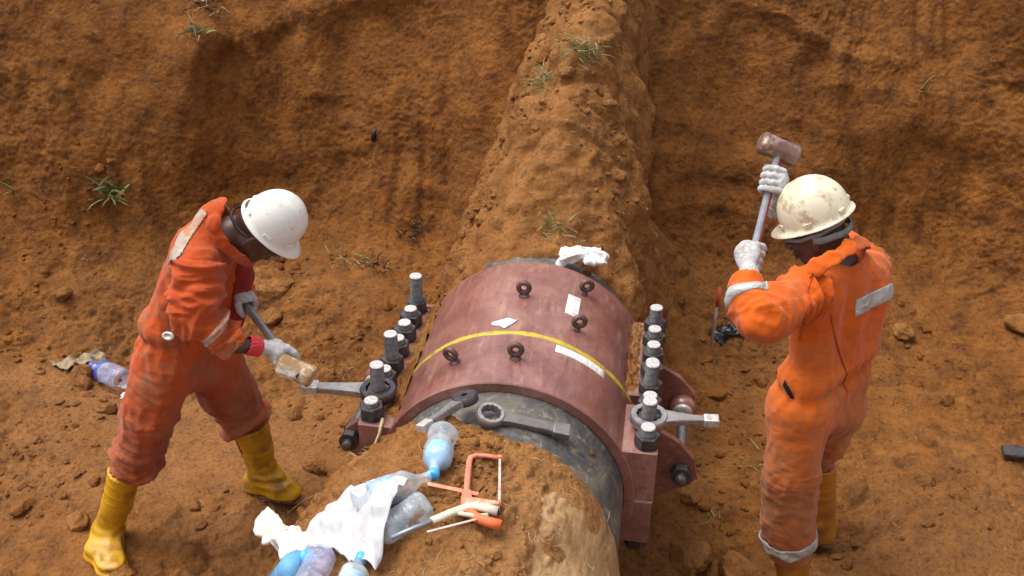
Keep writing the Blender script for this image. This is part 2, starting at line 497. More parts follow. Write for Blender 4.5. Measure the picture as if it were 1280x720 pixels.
# ------------------------------------------------------------------ earth ridge left over the pipe behind the clamp
def ridge_sheet():
    ys = np.concatenate([np.arange(.88, 2.4, .011), np.arange(2.4, 3.9, .018)])
    na = 250
    t = np.linspace(-1, 1, na)
    Yg = np.repeat(ys[:, None], na, 1); T = np.repeat(t[None, :], len(ys), 0)
    Yg = Yg + .05*np.sin(T*5+1)*np.clip((1.3-Yg)/.4, 0, 1) - .10*np.clip(np.abs(T)-.35, 0, 1)*np.clip((1.4-Yg)/.5, 0, 1)
    crest = np.interp(Yg, [.90, 1.0, 1.12, 1.35, 2.0, 3.0, 4.0], [.40, .455, .52, .72, 1.08, 1.50, 1.95])
    W = np.where(T > 0, np.interp(Yg, [.9, 1.1, 1.5, 2.0, 2.5, 3.2], [.44, .455, .45, .42, .36, .32]), np.interp(Yg, [.9, 1.1, 1.5, 2.0, 2.5, 3.2], [.44, .455, .44, .38, .31, .25]))
    upper = np.clip(np.abs(T)/.58, 0, 1); lower = np.clip((np.abs(T)-.58)/.42, 0, 1)
    phi = upper*math.pi/2
    pk = np.interp(Yg, [.95, 1.5, 2.2], [1.0, 1.0, 1.2])
    xx = np.sign(T)*W*(np.sin(phi)**1.05) ; zz = np.maximum(np.cos(phi), 0)**pk*crest
    xx = xx + np.sign(T)*lower*(.13+.34*np.clip((Yg-1.25)/.9, 0, 1)); zz = zz - lower*.78
    xx = xx + .10*np.clip(zz-.3, 0, 1)*1.0                                   # crest sits right of the axis
    P = np.stack([xx, Yg, zz], -1)
    N = grid_normals(P); N = np.where((N[..., 0]*xx+N[..., 2]*(zz+.3) > 0)[..., None], N, -N)
    Q = P.reshape(-1, 3)
    fl = Q*np.array([1.0, 1.0, .30])
    grow = np.clip((Yg-1.0)/.35, .12, 1).ravel()
    D = grow*(.055*pn3(fl, 3.0, 1)+.035*pn3(fl, 7, 2)) + .020*pn3(Q, 9, 3)+.012*pn3(Q, 20, 4)+.006*pn3(Q, 45, 5)+.003*pn3(Q, 90, 6)
    g = 1-2*np.abs(pn3(fl*np.array([1, 1.6, 1]), 5.5, 7)); D -= grow*.035*np.clip(g-.5, 0, 1)
    ang = T.ravel()*3.0
    fl2 = 1-2*np.abs(pn2(Yg.ravel()*3.4+np.abs(T.ravel())*1.6, T.ravel()*1.3, 83)); D += grow*.045*np.clip(fl2-.2, -.4, .8)
    D += grow*.05*np.exp(-(T.ravel()/.13)**2)
    D += grow*.9*lumps(ang*.45, Yg.ravel(), 16, .35, 8, .7)
    D = D*np.clip((Yg.ravel()-.86)/.10, .15, 1)
    R = (Q+N.reshape(-1, 3)*D[:, None]).reshape(P.shape)
    # close the near end: the first rows turn in towards the pipe
    for i, k in enumerate((.05, .45, .80, .95)):
        R[i] = R[4]*np.array([k, 0, 1])+np.array([0, 1, 0])*(R[4][:, 1:2]-.02*k**0-(.01*(3-i)))
        R[i, :, 2] = np.where(R[4][:, 2] > .1, .1+(R[4][:, 2]-.1)*(.35+.65*k), R[4][:, 2])
    return R
RP = ridge_sheet()
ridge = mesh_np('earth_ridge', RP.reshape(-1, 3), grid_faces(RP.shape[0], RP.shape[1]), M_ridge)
tag(ridge, 'tall ridge of orange earth left standing over the buried pipe', kind='structure')

# ------------------------------------------------------------------ soil heaped over the near end of the pipe
def mound_sheet():
    ys = np.concatenate([np.arange(-1.9, -1.0, .02), np.arange(-1.0, .02, .0072)])
    A = np.radians(np.linspace(-128, 112, 330))
    Yg = np.repeat(ys[:, None], len(A), 1); Ag = np.repeat(A[None, :], len(ys), 0); deg = np.degrees(Ag)
    n1 = fbm2(Ag*.45*1.0, Yg, 3.0, 3, 60)
    edge = np.interp(deg, [-128, -70, -50, -38, -20, -6, 8, 30, 48, 65, 112], [-.01, -.085, -.085, -.10, -.13, -.19, -.225, -.245, -.27, -.30, -.36]) + .012*n1
    back = edge-Yg                                                # distance behind the soil's front lip
    th = np.interp(deg, [-128, -100, -70, -45, -15, 10, 30, 45, 60, 80, 112], [.34, .27, .17, .085, .055, .06, .062, .046, .030, .026, .03])
    th = th + .035*fbm2(Ag*.45, Yg, 2.2, 3, 50)*np.clip(1-(deg-35)/30, .2, 1)
    T = th*(1-np.exp(-np.clip(back, -.05, 9)/np.interp(deg, [-70, -40], [.11, .055]))) + np.where(back < 0, back*.6, 0)
    T = T - .012
    Rr = .425+T
    d = (1-.0*Ag)
    rr = np.clip(back/.05, 0, 1)*np.clip(1-(deg-24)/18, .12, 1)
    D = rr*(.012*fbm2(Ag*.45, Yg, 10, 4, 70, .6) + lumps(Ag*.45, Yg, 13, .42, 12, .6)+lumps(Ag*.45, Yg, 30, .55, 13, .8)+.7*lumps(Ag*.45, Yg, 60, .6, 14, .8)+.002*fbm2(Ag*.45, Yg, 60, 2, 75))
    Rr = Rr+D
    return np.stack([Rr*np.sin(Ag), Yg, Rr*np.cos(Ag)], -1)
MP = mound_sheet()
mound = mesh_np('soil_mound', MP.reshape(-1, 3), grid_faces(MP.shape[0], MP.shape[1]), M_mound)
mound.data.materials.append(M_film)
_c = (MP[:-1, :-1]+MP[1:, 1:])/2; _a = np.degrees(np.arctan2(_c[..., 0], _c[..., 2]))
_lim = 33+16*fbm2(_c[..., 1]*1.0, _a/80, 2.2, 3, 33)+16*np.clip((_c[..., 1]+.55)/.3, 0, 1)
mound.data.polygons.foreach_set('material_index', (_a > _lim).astype(np.int32).ravel())
tag(mound, 'mound of loose orange soil heaped over the near end of the pipe', kind='structure')

# ------------------------------------------------------------------ the pipe
def pipe():
    m = MB()
    n = 128; ys = np.linspace(-2.2, 1.38, 90)
    Ag = np.linspace(0, 2*math.pi, n+1); 
    P = np.stack([.42*np.sin(Ag)[None, :]*np.ones((90, 1)), np.repeat(ys[:, None], n+1, 1), .42*np.cos(Ag)[None, :]*np.ones((90, 1))], -1)
    o = mesh_np('pipeline_pipe', P.reshape(-1, 3), grid_faces(90, n+1), M_pipe)
    tag(o, 'large black coated steel pipe smeared with tan mud running through the pit', 'pipe')
    return o
pipe()

# ------------------------------------------------------------------ distance-field modelling for bodies, clothes and crumpled things
class SDF:
    def __init__(s, lo, hi, h):
        s.lo = np.array(lo, float); s.h = h
        s.n = np.ceil((np.array(hi)-s.lo)/h).astype(int)+1
        s.D = np.full(s.n, 1.0, np.float32)
    def _sub(s, pts, pad):
        pts = np.array(pts, float)
        a = np.clip(np.floor((pts.min(0)-pad-s.lo)/s.h).astype(int), 0, s.n-1)
        b = np.clip(np.ceil((pts.max(0)+pad-s.lo)/s.h).astype(int)+1, 1, s.n)
        if np.any(b <= a): return None, None
        sl = tuple(slice(a[i], b[i]) for i in range(3))
        ax = [s.lo[i]+s.h*np.arange(a[i], b[i]) for i in range(3)]
        X = np.stack(np.meshgrid(*ax, indexing='ij'), -1).astype(np.float32)
        return sl, X
    def put(s, sl, d, k, op='u'):
        E = s.D[sl]
        if op == 's': d = -d
        if op in ('s', 'i'):
            hh = np.clip(.5-.5*(E-d)/k, 0, 1) if k > 0 else (E < d)*1.0
            s.D[sl] = (E*(1-hh)+d*hh+(k*hh*(1-hh) if k > 0 else 0)).astype(np.float32)
        else:
            if k <= 0: s.D[sl] = np.minimum(E, d); return
            hh = np.clip(.5+.5*(E-d)/k, 0, 1)
            s.D[sl] = (E*(1-hh)+d*hh-k*hh*(1-hh)).astype(np.float32)
    def cone(s, a, b, ra, rb, k=.03, op='u', flat=None):
        """flat = (axis, factor): squeezes the section along that axis"""
        a = np.array(a, float); b = np.array(b, float); pad = max(ra, rb)+max(k, .02)+3*s.h
        sl, X = s._sub([a, b], pad)
        if sl is None: return
        u = b-a; L = max(u@u, 1e-12); Q = X-a
        t = np.clip((Q@u)/L, 0, 1)
        R = Q-t[..., None]*u
        if flat:
            w = np.array(flat[0], float); w /= np.linalg.norm(w)
            c = R@w; r = np.sqrt(np.maximum((R*R).sum(-1)-c*c, 0)+(c/flat[1])**2)
            d = (r-(ra+(rb-ra)*t))*min(1, flat[1]+.15)
        else: d = np.sqrt((R*R).sum(-1))-(ra+(rb-ra)*t)
        s.put(sl, d, k, op)
    def ell(s, c, M, r, k=.02, op='u'):
        """ellipsoid with radii r in the frame given by the rows of M"""
        c = np.array(c, float); r = np.array(r, float); pad = r.max()+max(k, .02)+3*s.h
        sl, X = s._sub([c], pad)
        if sl is None: return
        Q = (X-c)@np.array(M, float).T
        q = np.sqrt(((Q/r)**2).sum(-1)); g = np.sqrt(((Q/r**2)**2).sum(-1))+1e-9
        s.put(sl, q*(q-1)/g, k, op)
    def band(s, c, ax, r0, r1, h, t, k=.008, op='u', ecc=1.0, side=None):
        """short conical shell: collar or cuff"""
        c = np.array(c, float); ax = np.array(ax, float); ax /= np.linalg.norm(ax)
        sl, X = s._sub([c, c+ax*h], max(r0, r1)*max(1, ecc)+.05)
        if sl is None: return
        Q = X-c; z = Q@ax; R = Q-z[..., None]*ax
        if side is not None:
            sd = np.array(side, float); sd -= ax*(sd@ax); sd /= np.linalg.norm(sd); v = R@sd
            q = np.sqrt(np.maximum((R*R).sum(-1)-v*v, 0)+(v/ecc)**2)
        else: q = np.sqrt((R*R).sum(-1))
        rr = r0+(r1-r0)*np.clip(z/h, 0, 1)
        d = np.maximum(np.abs(q-rr)-t, np.abs(z-h/2)-h/2)
        s.put(sl, d, k, op)
    def custom(s, pts, pad, fn, k=.01, op='u'):
        sl, X = s._sub(pts, pad)
        if sl is not None: s.put(sl, fn(X), k, op)
    def mesh(s, D=None, crop=None):
        """surface nets"""
        D = s.D if D is None else D
        ins = D < 0
        n = D.shape
        c = np.zeros((n[0]-1, n[1]-1, n[2]-1), np.int8)
        for i in (0, 1):
            for j in (0, 1):
                for k in (0, 1): c += ins[i:n[0]-1+i, j:n[1]-1+j, k:n[2]-1+k]
        act = np.argwhere((c > 0) & (c < 8))
        idx = np.full(c.shape, -1, np.int64); idx[tuple(act.T)] = np.arange(len(act))
        cor = {}
        for i in (0, 1):
            for j in (0, 1):
                for k in (0, 1): cor[(i, j, k)] = D[act[:, 0]+i, act[:, 1]+j, act[:, 2]+k].astype(np.float64)
        S = np.zeros((len(act), 3)); W = np.zeros(len(act))
        for p in cor:
            for ax in range(3):
                if p[ax] == 0:
                    q = list(p); q[ax] = 1; q = tuple(q)
                    a, b = cor[p], cor[q]; m = (a < 0) != (b < 0)
                    t = np.where(m, a/np.where(m, a-b, 1), 0)
                    v = np.tile(np.array(p, float), (len(act), 1)); v[:, ax] = t
                    S += v*m[:, None]; W += m
        V = s.lo+s.h*(act+S/W[:, None])
        F = []
        for ax in range(3):
            a = np.take(ins, range(0, n[ax]-1), ax); b = np.take(ins, range(1, n[ax]), ax)
            e = np.argwhere(a != b)
            o = [(ax+1) % 3, (ax+2) % 3]
            ok = (e[:, o[0]] > 0) & (e[:, o[1]] > 0) & (e[:, o[0]] < n[o[0]]-1) & (e[:, o[1]] < n[o[1]]-1)
            e = e[ok]; fl = a[tuple(e.T)]
            q = []
            for (x, y) in ((1, 1), (0, 1), (0, 0), (1, 0)):
                g = e.copy(); g[:, o[0]] -= x; g[:, o[1]] -= y; q.append(idx[tuple(g.T)])
            q = np.stack(q, 1); q[~fl] = q[~fl][:, ::-1]; F.append(q)
        return V, np.concatenate(F)

def relax(V, F, it=2, lam=.5):
    """light Laplacian smoothing over quad edges"""
    E = np.concatenate([F[:, [0, 1]], F[:, [1, 2]], F[:, [2, 3]], F[:, [3, 0]]])
    for _ in range(it):
        S = np.zeros_like(V); W = np.zeros(len(V))
        for a, b in ((0, 1), (1, 0)):
            for c in range(3): S[:, c] += np.bincount(E[:, a], V[E[:, b], c], len(V))
            W += np.bincount(E[:, a], minlength=len(V))
        V = V+lam*(S/np.maximum(W, 1)[:, None]-V)
    return V

def vnormals(V, F):
    n = np.cross(V[F[:, 2]]-V[F[:, 0]], V[F[:, 3]]-V[F[:, 1]])
    N = np.zeros_like(V)
    for i in range(4):
        for c in range(3): N[:, c] += np.bincount(F[:, i], n[:, c], len(V))
    return N/(np.linalg.norm(N, axis=1)[:, None]+1e-12)

# ------------------------------------------------------------------ the bolted repair clamp
M_yellow = simple('yellow_line_paint', (.56, .41, .03), .55, var=.3, scale=30, dirt=((.24, .12, .08), .54, .66, 16))
M_paper = simple('white_sticker', (.82, .82, .80), .55, var=.06)
M_ink = simple('red_ink', (.62, .30, .30), .6)
M_inkgrey = simple('grey_ink', (.50, .47, .50), .6)
M_eye = simple('brown_eye_steel', (.14, .075, .065), .5, .3, .4, 40, dirt=((.28, .17, .12), .55, .7, 30))
M_seam = simple('dried_joint_compound', (.42, .30, .25), .8)
CL = .824

def flange_dirt():
    """soil fallen into the corner between shell and flange tops"""
    for sx, y0, y1, lab in ((-1, .05, .815, 'soil packed between the shell and the left row of nuts'), (1, .34, .815, 'soil packed between the shell and the right row of nuts')):
        ys = np.arange(y0, y1, .006); u = np.linspace(0, 1, 15)
        Yg = np.repeat(ys[:, None], 15, 1); Ug = np.repeat(u[None, :], len(ys), 0)
        h = .030*(1-Ug)**1.5*(1+.8*pn2(Yg*14, Ug*2, 5))+.008*fbm2(Yg*1.0, Ug*.1, 40, 3, 6)-.004
        h = h*np.clip(np.minimum(Yg-y0, y1-Yg)/.03, 0, 1)-.003*(np.minimum(Yg-y0, y1-Yg) < .02)
        x = .392+Ug*.060
        P = np.stack([sx*x, Yg, .2205+h], -1)
        o = mesh_np('packed_soil', P.reshape(-1, 3), grid_faces(len(ys), 15, sx < 0), M_mound); tag(o, kind='stuff')

def clamp():
    root = empty('pipe_clamp', (0, 0, 0), 'big bolted red oxide steel repair clamp fitted around the pipe', 'pipe clamp')
    def half(a0, a1, name, gap=.002):
        n = 97; A = np.linspace(a0, a1, n)
        prof = [(.4225, .0), (.4225, CL), (.455, CL), (.459, CL-.004), (.459, .004), (.455, 0.0)]
        sub = []
        for i in range(len(prof)):
            p, q = prof[i], prof[(i+1) % len(prof)]
            m = 24 if i in (1, 3) and False else 1
            for k in range(m): sub.append((p[0]+(q[0]-p[0])*k/m, p[1]+(q[1]-p[1])*k/m))
        m = len(sub); vs = []
        for a in A:
            for r, y in sub: vs.append((r*math.sin(a), y, r*math.cos(a)))
        fs = [(i*m+k, (i+1)*m+k, (i+1)*m+(k+1) % m, i*m+(k+1) % m) for i in range(n-1) for k in range(m)]
        fs += [tuple(range(m)), tuple(range((n-1)*m, n*m))[::-1]]
        b = MB(); b.add(vs, fs, True); o = b.build(name, M_paint, root)
        es = o.modifiers.new('split', 'EDGE_SPLIT'); es.split_angle = math.radians(35)
        return o
    half(-math.pi/2+.003, math.pi/2-.003, 'upper_shell'); half(math.pi/2+.003, 1.5*math.pi-.003, 'lower_shell')
    # yellow line painted round the shell
    n = 140; vs = []; A = np.radians(np.linspace(-76, 76, n))
    for a in A:
        yc = .307+.07*max(0, abs(a)-.75)**1.5+.0015*math.sin(a*9)
        w = .0118+.0018*math.sin(a*23)
        for r, y in ((.4585, yc-w), (.4612, yc-w*.8), (.4612, yc+w*.8), (.4585, yc+w)): vs.append((r*math.sin(a), y, r*math.cos(a)))
    fs = [(i*4+k, (i+1)*4+k, (i+1)*4+k+1, i*4+k+1) for i in range(n-1) for k in range(3)]
    b = MB(); b.add(vs, fs, True); b.build('yellow_line', M_yellow, root)
    # flange blocks
    for sx in (1, -1):
        for y0, y1 in ((.003, .272), (.328, CL-.003)):
            M = Matrix(((sx, 0, 0, 0), (0, 0, 1, 0), (0, 1, 0, 0), (0, 0, 0, 1)))
            b = MB(); b.prism([(.427, .0025), (.524, .0025), (.524, .22), (.396, .22)], y0, y1, M, .005); b.build('flange_block', M_paint, root)
            b = MB(); b.prism([(.427, -.0025), (.396, -.194), (.520, -.194), (.520, -.0025)], y0, y1, M, .005); b.build('flange_block', M_paint, root)
            b = MB(); b.box((.45 if sx > 0 else -.522, y0-.0018, -.004), (.522 if sx > 0 else -.45, y1, .004)); b.build('joint_seam', M_seam, root)
    # nuts and studs
    rh = .0445
    b = MB(); pts = [(rh*math.cos(math.pi/3*i), rh*math.sin(math.pi/3*i)) for i in range(6)]
    b.lathe([(.043, 0), (.043, .004)], 24, smooth=False)
    b.prism(pts, .004, .046, None, .003)
    nut0 = b.build('nut', M_nut); COL.objects.unlink(nut0)
    def stud_mesh(h):
        b = MB(); r = .0258; prof = [(r, -.12)]
        z = -h
        while z < -.008: prof += [(r, z), (r-.0016, z+.0022)]; z += .0044
        prof += [(r, -.004), (r-.002, -.0005), (r-.004, 0), (0.0001, .0002)]
        b.lathe(prof, 22, smooth=False); o = b.build('stud', M_stud); COL.objects.unlink(o); o.data.materials.append(M_studtop)
        for p in o.data.polygons:
            if p.center.z > -.0030: p.material_index = 1
        return o
    random.seed(4)
    ys = (.052, .147, .243, .352, .452, .556, .660, .768)
    hR = (.033, .072, .022, .085, .022, .032, .032, .064)
    hL = (.026, .112, .030, .112, .030, .030, .030, .118)
    for sx, hh in ((1, hR), (-1, hL)):
        for y, h in zip(ys, hh):
            yy = y+random.uniform(-.004, .004)
            a = random.uniform(0, 1)
            shared(nut0, Matrix.Translation((sx*.485, yy, .2205)) @ Matrix.Rotation(a, 4, 'Z') @ Matrix.Diagonal((1, 1, 1.02 if sx > 0 else 1.12, 1)), root)
            st = stud_mesh(h)
            tilt = Matrix.Rotation(random.uniform(-.02, .02), 4, 'X') @ Matrix.Rotation(random.uniform(-.02, .02), 4, 'Y')
            shared(st, Matrix.Translation((sx*.485, yy, .2205+.046+h)) @ tilt, root)
            shared(nut0, Matrix.Translation((sx*.475, yy, -.1945)) @ Matrix.Rotation(math.pi, 4, 'X') @ Matrix.Rotation(a, 4, 'Z'), root)
    # lifting eyes
    b = MB(); pts = []
    N_, n_ = 28, 12
    vs = []; 
    for i in range(N_):
        a = 2*math.pi*i/N_
        for k in range(n_):
            c = 2*math.pi*k/n_
            rr = .0205+.0102*math.cos(c); vs.append((rr*math.cos(a), .0102*math.sin(c), .037+rr*math.sin(a)))
    b.add(vs, [(i*n_+k, ((i+1) % N_)*n_+k, ((i+1) % N_)*n_+(k+1) % n_, i*n_+(k+1) % n_) for i in range(N_) for k in range(n_)], True)
    b.lathe([(.020, -.003), (.020, .004), (.013, .007), (.0095, .016), (.011, .022)], 18)
    eye0 = b.build('lifting_eye', M_eye); COL.objects.unlink(eye0)
    for ang, y, rz in ((-1.9, .56, .0), (25.3, .69, .25), (24.8, .43, .2), (-26, .157, -.35), (1.6, .149, .1)):
        a = math.radians(ang); nn = Vector((math.sin(a), 0, math.cos(a)))
        shared(eye0, frame(nn*.459+Vector((0, y, 0)), nn, (1, 0, 0)) @ Matrix.Rotation(rz, 4, 'Z'), root)
    # stickers
    def sticker(a0, a1, y0, y1, skew=0.0, r=.4602):
        n = 12; vs = []
        for i in range(n+1):
            a = math.radians(a0+(a1-a0)*i/n)
            for y in (y0, y1):
                y_ = y+skew*(a0-(a0+(a1-a0)*i/n)); vs += [((r)*math.sin(a), y_, r*math.cos(a)), ((r-.002)*math.sin(a), y_, (r-.002)*math.cos(a))]
        fs = []
        for i in range(n):
            q = i*4; fs += [(q, q+4, q+6, q+2), (q+1, q+3, q+7, q+5), (q, q+1, q+5, q+4), (q+2, q+6, q+7, q+3)]
        fs += [(0, 2, 3, 1), (n*4, n*4+1, n*4+3, n*4+2)]
        b = MB(); b.add(vs, fs, True); return b.build('sticker', M_paper, root)
    def writing(txt, ang0, y0, along, size, mat, par, step):
        """characters laid flat on the curved shell; along = 'y' (read towards the camera) or 'a' (read round the shell)"""
        for i, ch in enumerate(txt):
            if ch == ' ': continue
            cu = bpy.data.curves.new('letter', 'FONT'); cu.body = ch; cu.size = size; cu.extrude = .0002; cu.align_x = 'CENTER'; cu.align_y = 'CENTER'
            to = bpy.data.objects.new('letter', cu); me = bpy.data.meshes.new_from_object(to); bpy.data.objects.remove(to)
            me.materials.append(mat); o = bpy.data.objects.new('letter', me); COL.objects.link(o); o.parent = par
            if along == 'a': a = math.radians(ang0+i*step); y = y0
            else: a = math.radians(ang0); y = y0-i*step
            nn = Vector((math.sin(a), 0, math.cos(a)))
            tx = Vector((math.cos(a), 0, -math.sin(a))) if along == 'a' else Vector((0, -1, 0))
            o.matrix_basis = frame(nn*.4606+Vector((0, y, 0)), nn, tx)
    s1 = sticker(18.6, 25.2, .505, .640)
    writing('D1U08', 23.0, .620, 'y', .024, M_ink, s1, .025)
    s2 = sticker(17.8, 43.8, .245, .286, -.0004)
    writing('(C)110000', 20.0, .266, 'a', .026, M_inkgrey, s2, 2.7)
    # torn paper label
    b = MB(); vs = []
    for (a, y) in ((-13.5, .372), (-6.6, .400), (-2.6, .385), (-1.4, .398), (-3.2, .366), (-6.8, .330), (-9.6, .350), (-13.0, .356)):
        t = math.radians(a); vs.append((.4615*math.sin(t), y, .4615*math.cos(t)+random.uniform(0, .003)))
    b.add(vs, [(0, 1, 2), (2, 3, 4), (2, 4, 5), (2, 5, 6), (0, 2, 6), (0, 6, 7)]); pl = b.build('torn_label', M_paper, root)
    sm = pl.modifiers.new('thickness', 'SOLIDIFY'); sm.thickness = .0012
    # side lugs with the closing screw
    for sx in (1, -1):
        M = Matrix(((sx, 0, 0, 0), (0, 0, 1, 0), (0, 1, 0, 0), (0, 0, 0, 1)))
        for (yy, t, dz) in ((.590, .024, .0), (.195, .024, .0)):
            b = MB(); b.prism([(.5235, .17), (.600, .125), (.660, .055), (.678, -.030), (.655, -.068), (.590, -.105), (.5235, -.150)] if sx > 0 else [(.5235, .10), (.575, .085), (.640, .035), (.652, -.030), (.640, -.068), (.590, -.105), (.5235, -.150)], yy, yy+t, M, .003)
            b.build('lug_plate', M_paint, root)
        My = Matrix(((1, 0, 0, sx*.618), (0, 0, 1, 0), (0, 1, 0, .0), (0, 0, 0, 1)))
        b = MB(); prof = [(.0001, .13), (.0205, .13)]; z = .14
        while z < .66: prof += [(.0205, z), (.0185, z+.006)]; z += .012
        prof += [(.0205, .665), (.0001, .666)]; b.lathe(prof, 16, My); b.build('closing_screw', M_stud, root)
        b = MB(); b.lathe([(.024, .535), (.045, .542), (.052, .560), (.052, .589)], 24, My); b.build('boss', M_paint, root)
        b = MB(); b.lathe([(.022, .524), (.036, .526), (.040, .533), (.040, .541)], 24, My); b.build('washer', M_studtop, root)
        for y0 in (.155, .222, .616):
            o = shared(nut0, My @ Matrix.Translation((0, 0, y0)) @ Matrix.Scale(.86, 4), root)
    return root
clamp()
flange_dirt()

# ------------------------------------------------------------------ striking wrenches
def ring_wrench(name, label, ring, dirv, L, normal, mat, ring_mat=None, ro=.066, ri=.043, t=.034, end_w=.024, neck=.62, group=None, pts12=True):
    """ring spanner with a flat bar handle and a square striking end; local X along the handle"""
    root = empty(name, ring, label, 'wrench', group)
    M = frame((0, 0, 0), normal, dirv)
    n = 36; vs = []
    for i in range(n):
        a = 2*math.pi*i/n; k = ri+(.003 if i % 3 == 0 else 0)
        c, q = math.cos(a), math.sin(a)
        for r, z in ((k, -t/2), (ro-.004, -t/2), (ro, -t/2+.005), (ro, t/2-.005), (ro-.004, t/2), (k, t/2)): vs.append((r*c, r*q, z))
    fs = [(i*6+k, ((i+1) % n)*6+k, ((i+1) % n)*6+(k+1) % 6, i*6+(k+1) % 6) for i in range(n) for k in range(6)]
    b = MB(); b.add([M @ Vector(v) for v in vs], fs, True); o = b.build('ring', ring_mat or mat, root)
    es = o.modifiers.new('split', 'EDGE_SPLIT'); es.split_angle = math.radians(40)
    w0, w1 = ro*.52, end_w*.80
    outline = [(ro*.80, -w0), (ro*1.25, -w0*.82), (L*neck, -w1), (L*.80, -w1*.92), (L*.82, -end_w), (L-.003, -end_w*.96), (L, 0), (L-.003, end_w*.96), (L*.82, end_w), (L*.80, w1*.92), (L*neck, w1), (ro*1.25, w0*.82), (ro*.80, w0)]
    b = MB(); b.prism(outline, -t*.36, t*.36, M, .004); b.build('handle', mat, root)
    b = MB(); b.box((L*.80, -end_w*1.03, -t*.45), (L+.004, end_w*1.03, t*.45), .004, M); b.build('striking_end', M_studtop if mat is M_wrench else mat, root)
    return root
ring_wrench('striking_wrench', 'striking wrench on the flange nut nearest the man with the raised hammer', (.485, .147, .262), (.97, .07, .03), .238, (0, 0, 1), M_wrench, end_w=.020)
ring_wrench('striking_wrench', 'striking wrench on a flange nut, handle pointing at the bending man', (-.485, .147, .262), (-1, -.06, .0), .275, (0, 0, 1), M_wrench, M_wrenchdark, end_w=.023, neck=.75)
ring_wrench('striking_wrench', 'dark wrench lying across the bare black pipe strip in front of clamp', (-.022, -.160, .446), (.97, .06, -.20), .258, (.20, -.12, .97), M_wrenchmid, M_wrench, ro=.047, ri=.032, t=.030, end_w=.025, neck=.8)
ring_wrench('striking_wrench', 'short wrench with black upturned ring propped on the soil beside a bottle', (-.110, -.128, .478), (-.44, -.89, -.06), .215, (-.25, .20, .94), M_wrench, M_nut, ro=.043, ri=.010, t=.030, end_w=.017, neck=.5)

# skeletons of the two workers, metres
L_FRONT = [
    ((-1.048,0.360,0.644),(-1.082,0.370,0.462),0.058,0.057,0.030),
    ((-1.082,0.370,0.462),(-1.132,0.360,0.346),0.057,0.061,0.030),
    ((-1.006,0.300,0.694),(-1.027,0.340,0.579),0.037,0.038,0.030)]
L_COV = [
    ((-1.274,0.160,0.401),(-1.299,0.160,0.291),0.102,0.109,0.040),
    ((-1.242,0.340,0.285),(-1.224,0.340,0.190),0.110,0.118,0.040),
    ((-1.283,0.150,0.307),(-1.353,0.090,0.105),0.115,0.102,0.030),
    ((-1.353,0.090,0.105),(-1.444,0.060,-0.134),0.099,0.086,0.030),
    ((-1.209,0.340,0.203),(-1.175,0.380,-0.004),0.124,0.109,0.030),
    ((-1.175,0.380,-0.004),(-1.139,0.410,-0.152),0.105,0.062,0.030),
    ((-1.249,0.170,0.466),(-1.110,0.160,0.750),0.090,0.088,0.050),
    ((-1.223,0.340,0.367),(-1.090,0.350,0.645),0.103,0.090,0.050),
    ((-1.231,0.250,0.431),(-1.109,0.250,0.713),0.097,0.093,0.050),
    ((-1.096,0.200,0.780),(-1.036,0.250,0.850),0.086,0.066,0.040),
    ((-1.078,0.120,0.757),(-1.085,0.400,0.665),0.068,0.071,0.050),
    ((-1.253,0.250,0.333),(-1.258,0.250,0.222),0.114,0.115,0.040),
    ((-1.107,0.415,-0.210),(-1.150,0.400,-0.108),0.059,0.078,0.020)]
L_ARM = [
    ((-1.067,0.090,0.762),(-1.061,0.000,0.633),0.076,0.070,0.030),
    ((-1.061,0.000,0.633),(-0.964,0.000,0.537),0.067,0.049,0.012),
    ((-1.084,0.400,0.652),(-1.147,0.480,0.389),0.071,0.065,0.030),
    ((-1.147,0.480,0.389),(-1.051,0.370,0.458),0.062,0.045,0.012)]
L_SKIN = [
    ((-1.279,0.160,0.372),(-1.240,0.340,0.256),0.058,0.062,0.050),
    ((-1.244,0.250,0.351),(-1.088,0.250,0.773),0.083,0.073,0.050),
    ((-1.283,0.150,0.307),(-1.353,0.090,0.105),0.071,0.060,0.030),
    ((-1.353,0.090,0.105),(-1.540,0.060,-0.311),0.054,0.041,0.030),
    ((-1.540,0.060,-0.311),(-1.657,0.000,-0.537),0.038,0.038,0.020),
    ((-1.652,0.000,-0.545),(-1.507,-0.100,-0.545),0.039,0.025,0.020),
    ((-1.209,0.340,0.203),(-1.175,0.380,-0.004),0.074,0.064,0.030),
    ((-1.175,0.380,-0.004),(-1.112,0.420,-0.438),0.054,0.041,0.030),
    ((-1.112,0.420,-0.438),(-0.972,0.400,-0.508),0.041,0.030,0.020),
    ((-1.076,0.130,0.757),(-1.076,0.380,0.677),0.052,0.056,0.050),
    ((-1.070,0.100,0.756),(-1.061,0.000,0.633),0.043,0.035,0.030),
    ((-1.061,0.000,0.633),(-0.927,0.000,0.514),0.032,0.026,0.020),
    ((-0.927,0.000,0.514),(-0.867,0.030,0.491),0.026,0.025,0.020),
    ((-1.084,0.400,0.652),(-1.147,0.480,0.389),0.044,0.037,0.030),
    ((-1.147,0.480,0.389),(-1.028,0.330,0.475),0.034,0.025,0.020),
    ((-1.069,0.250,0.787),(-0.960,0.250,0.815),0.070,0.061,0.030)]
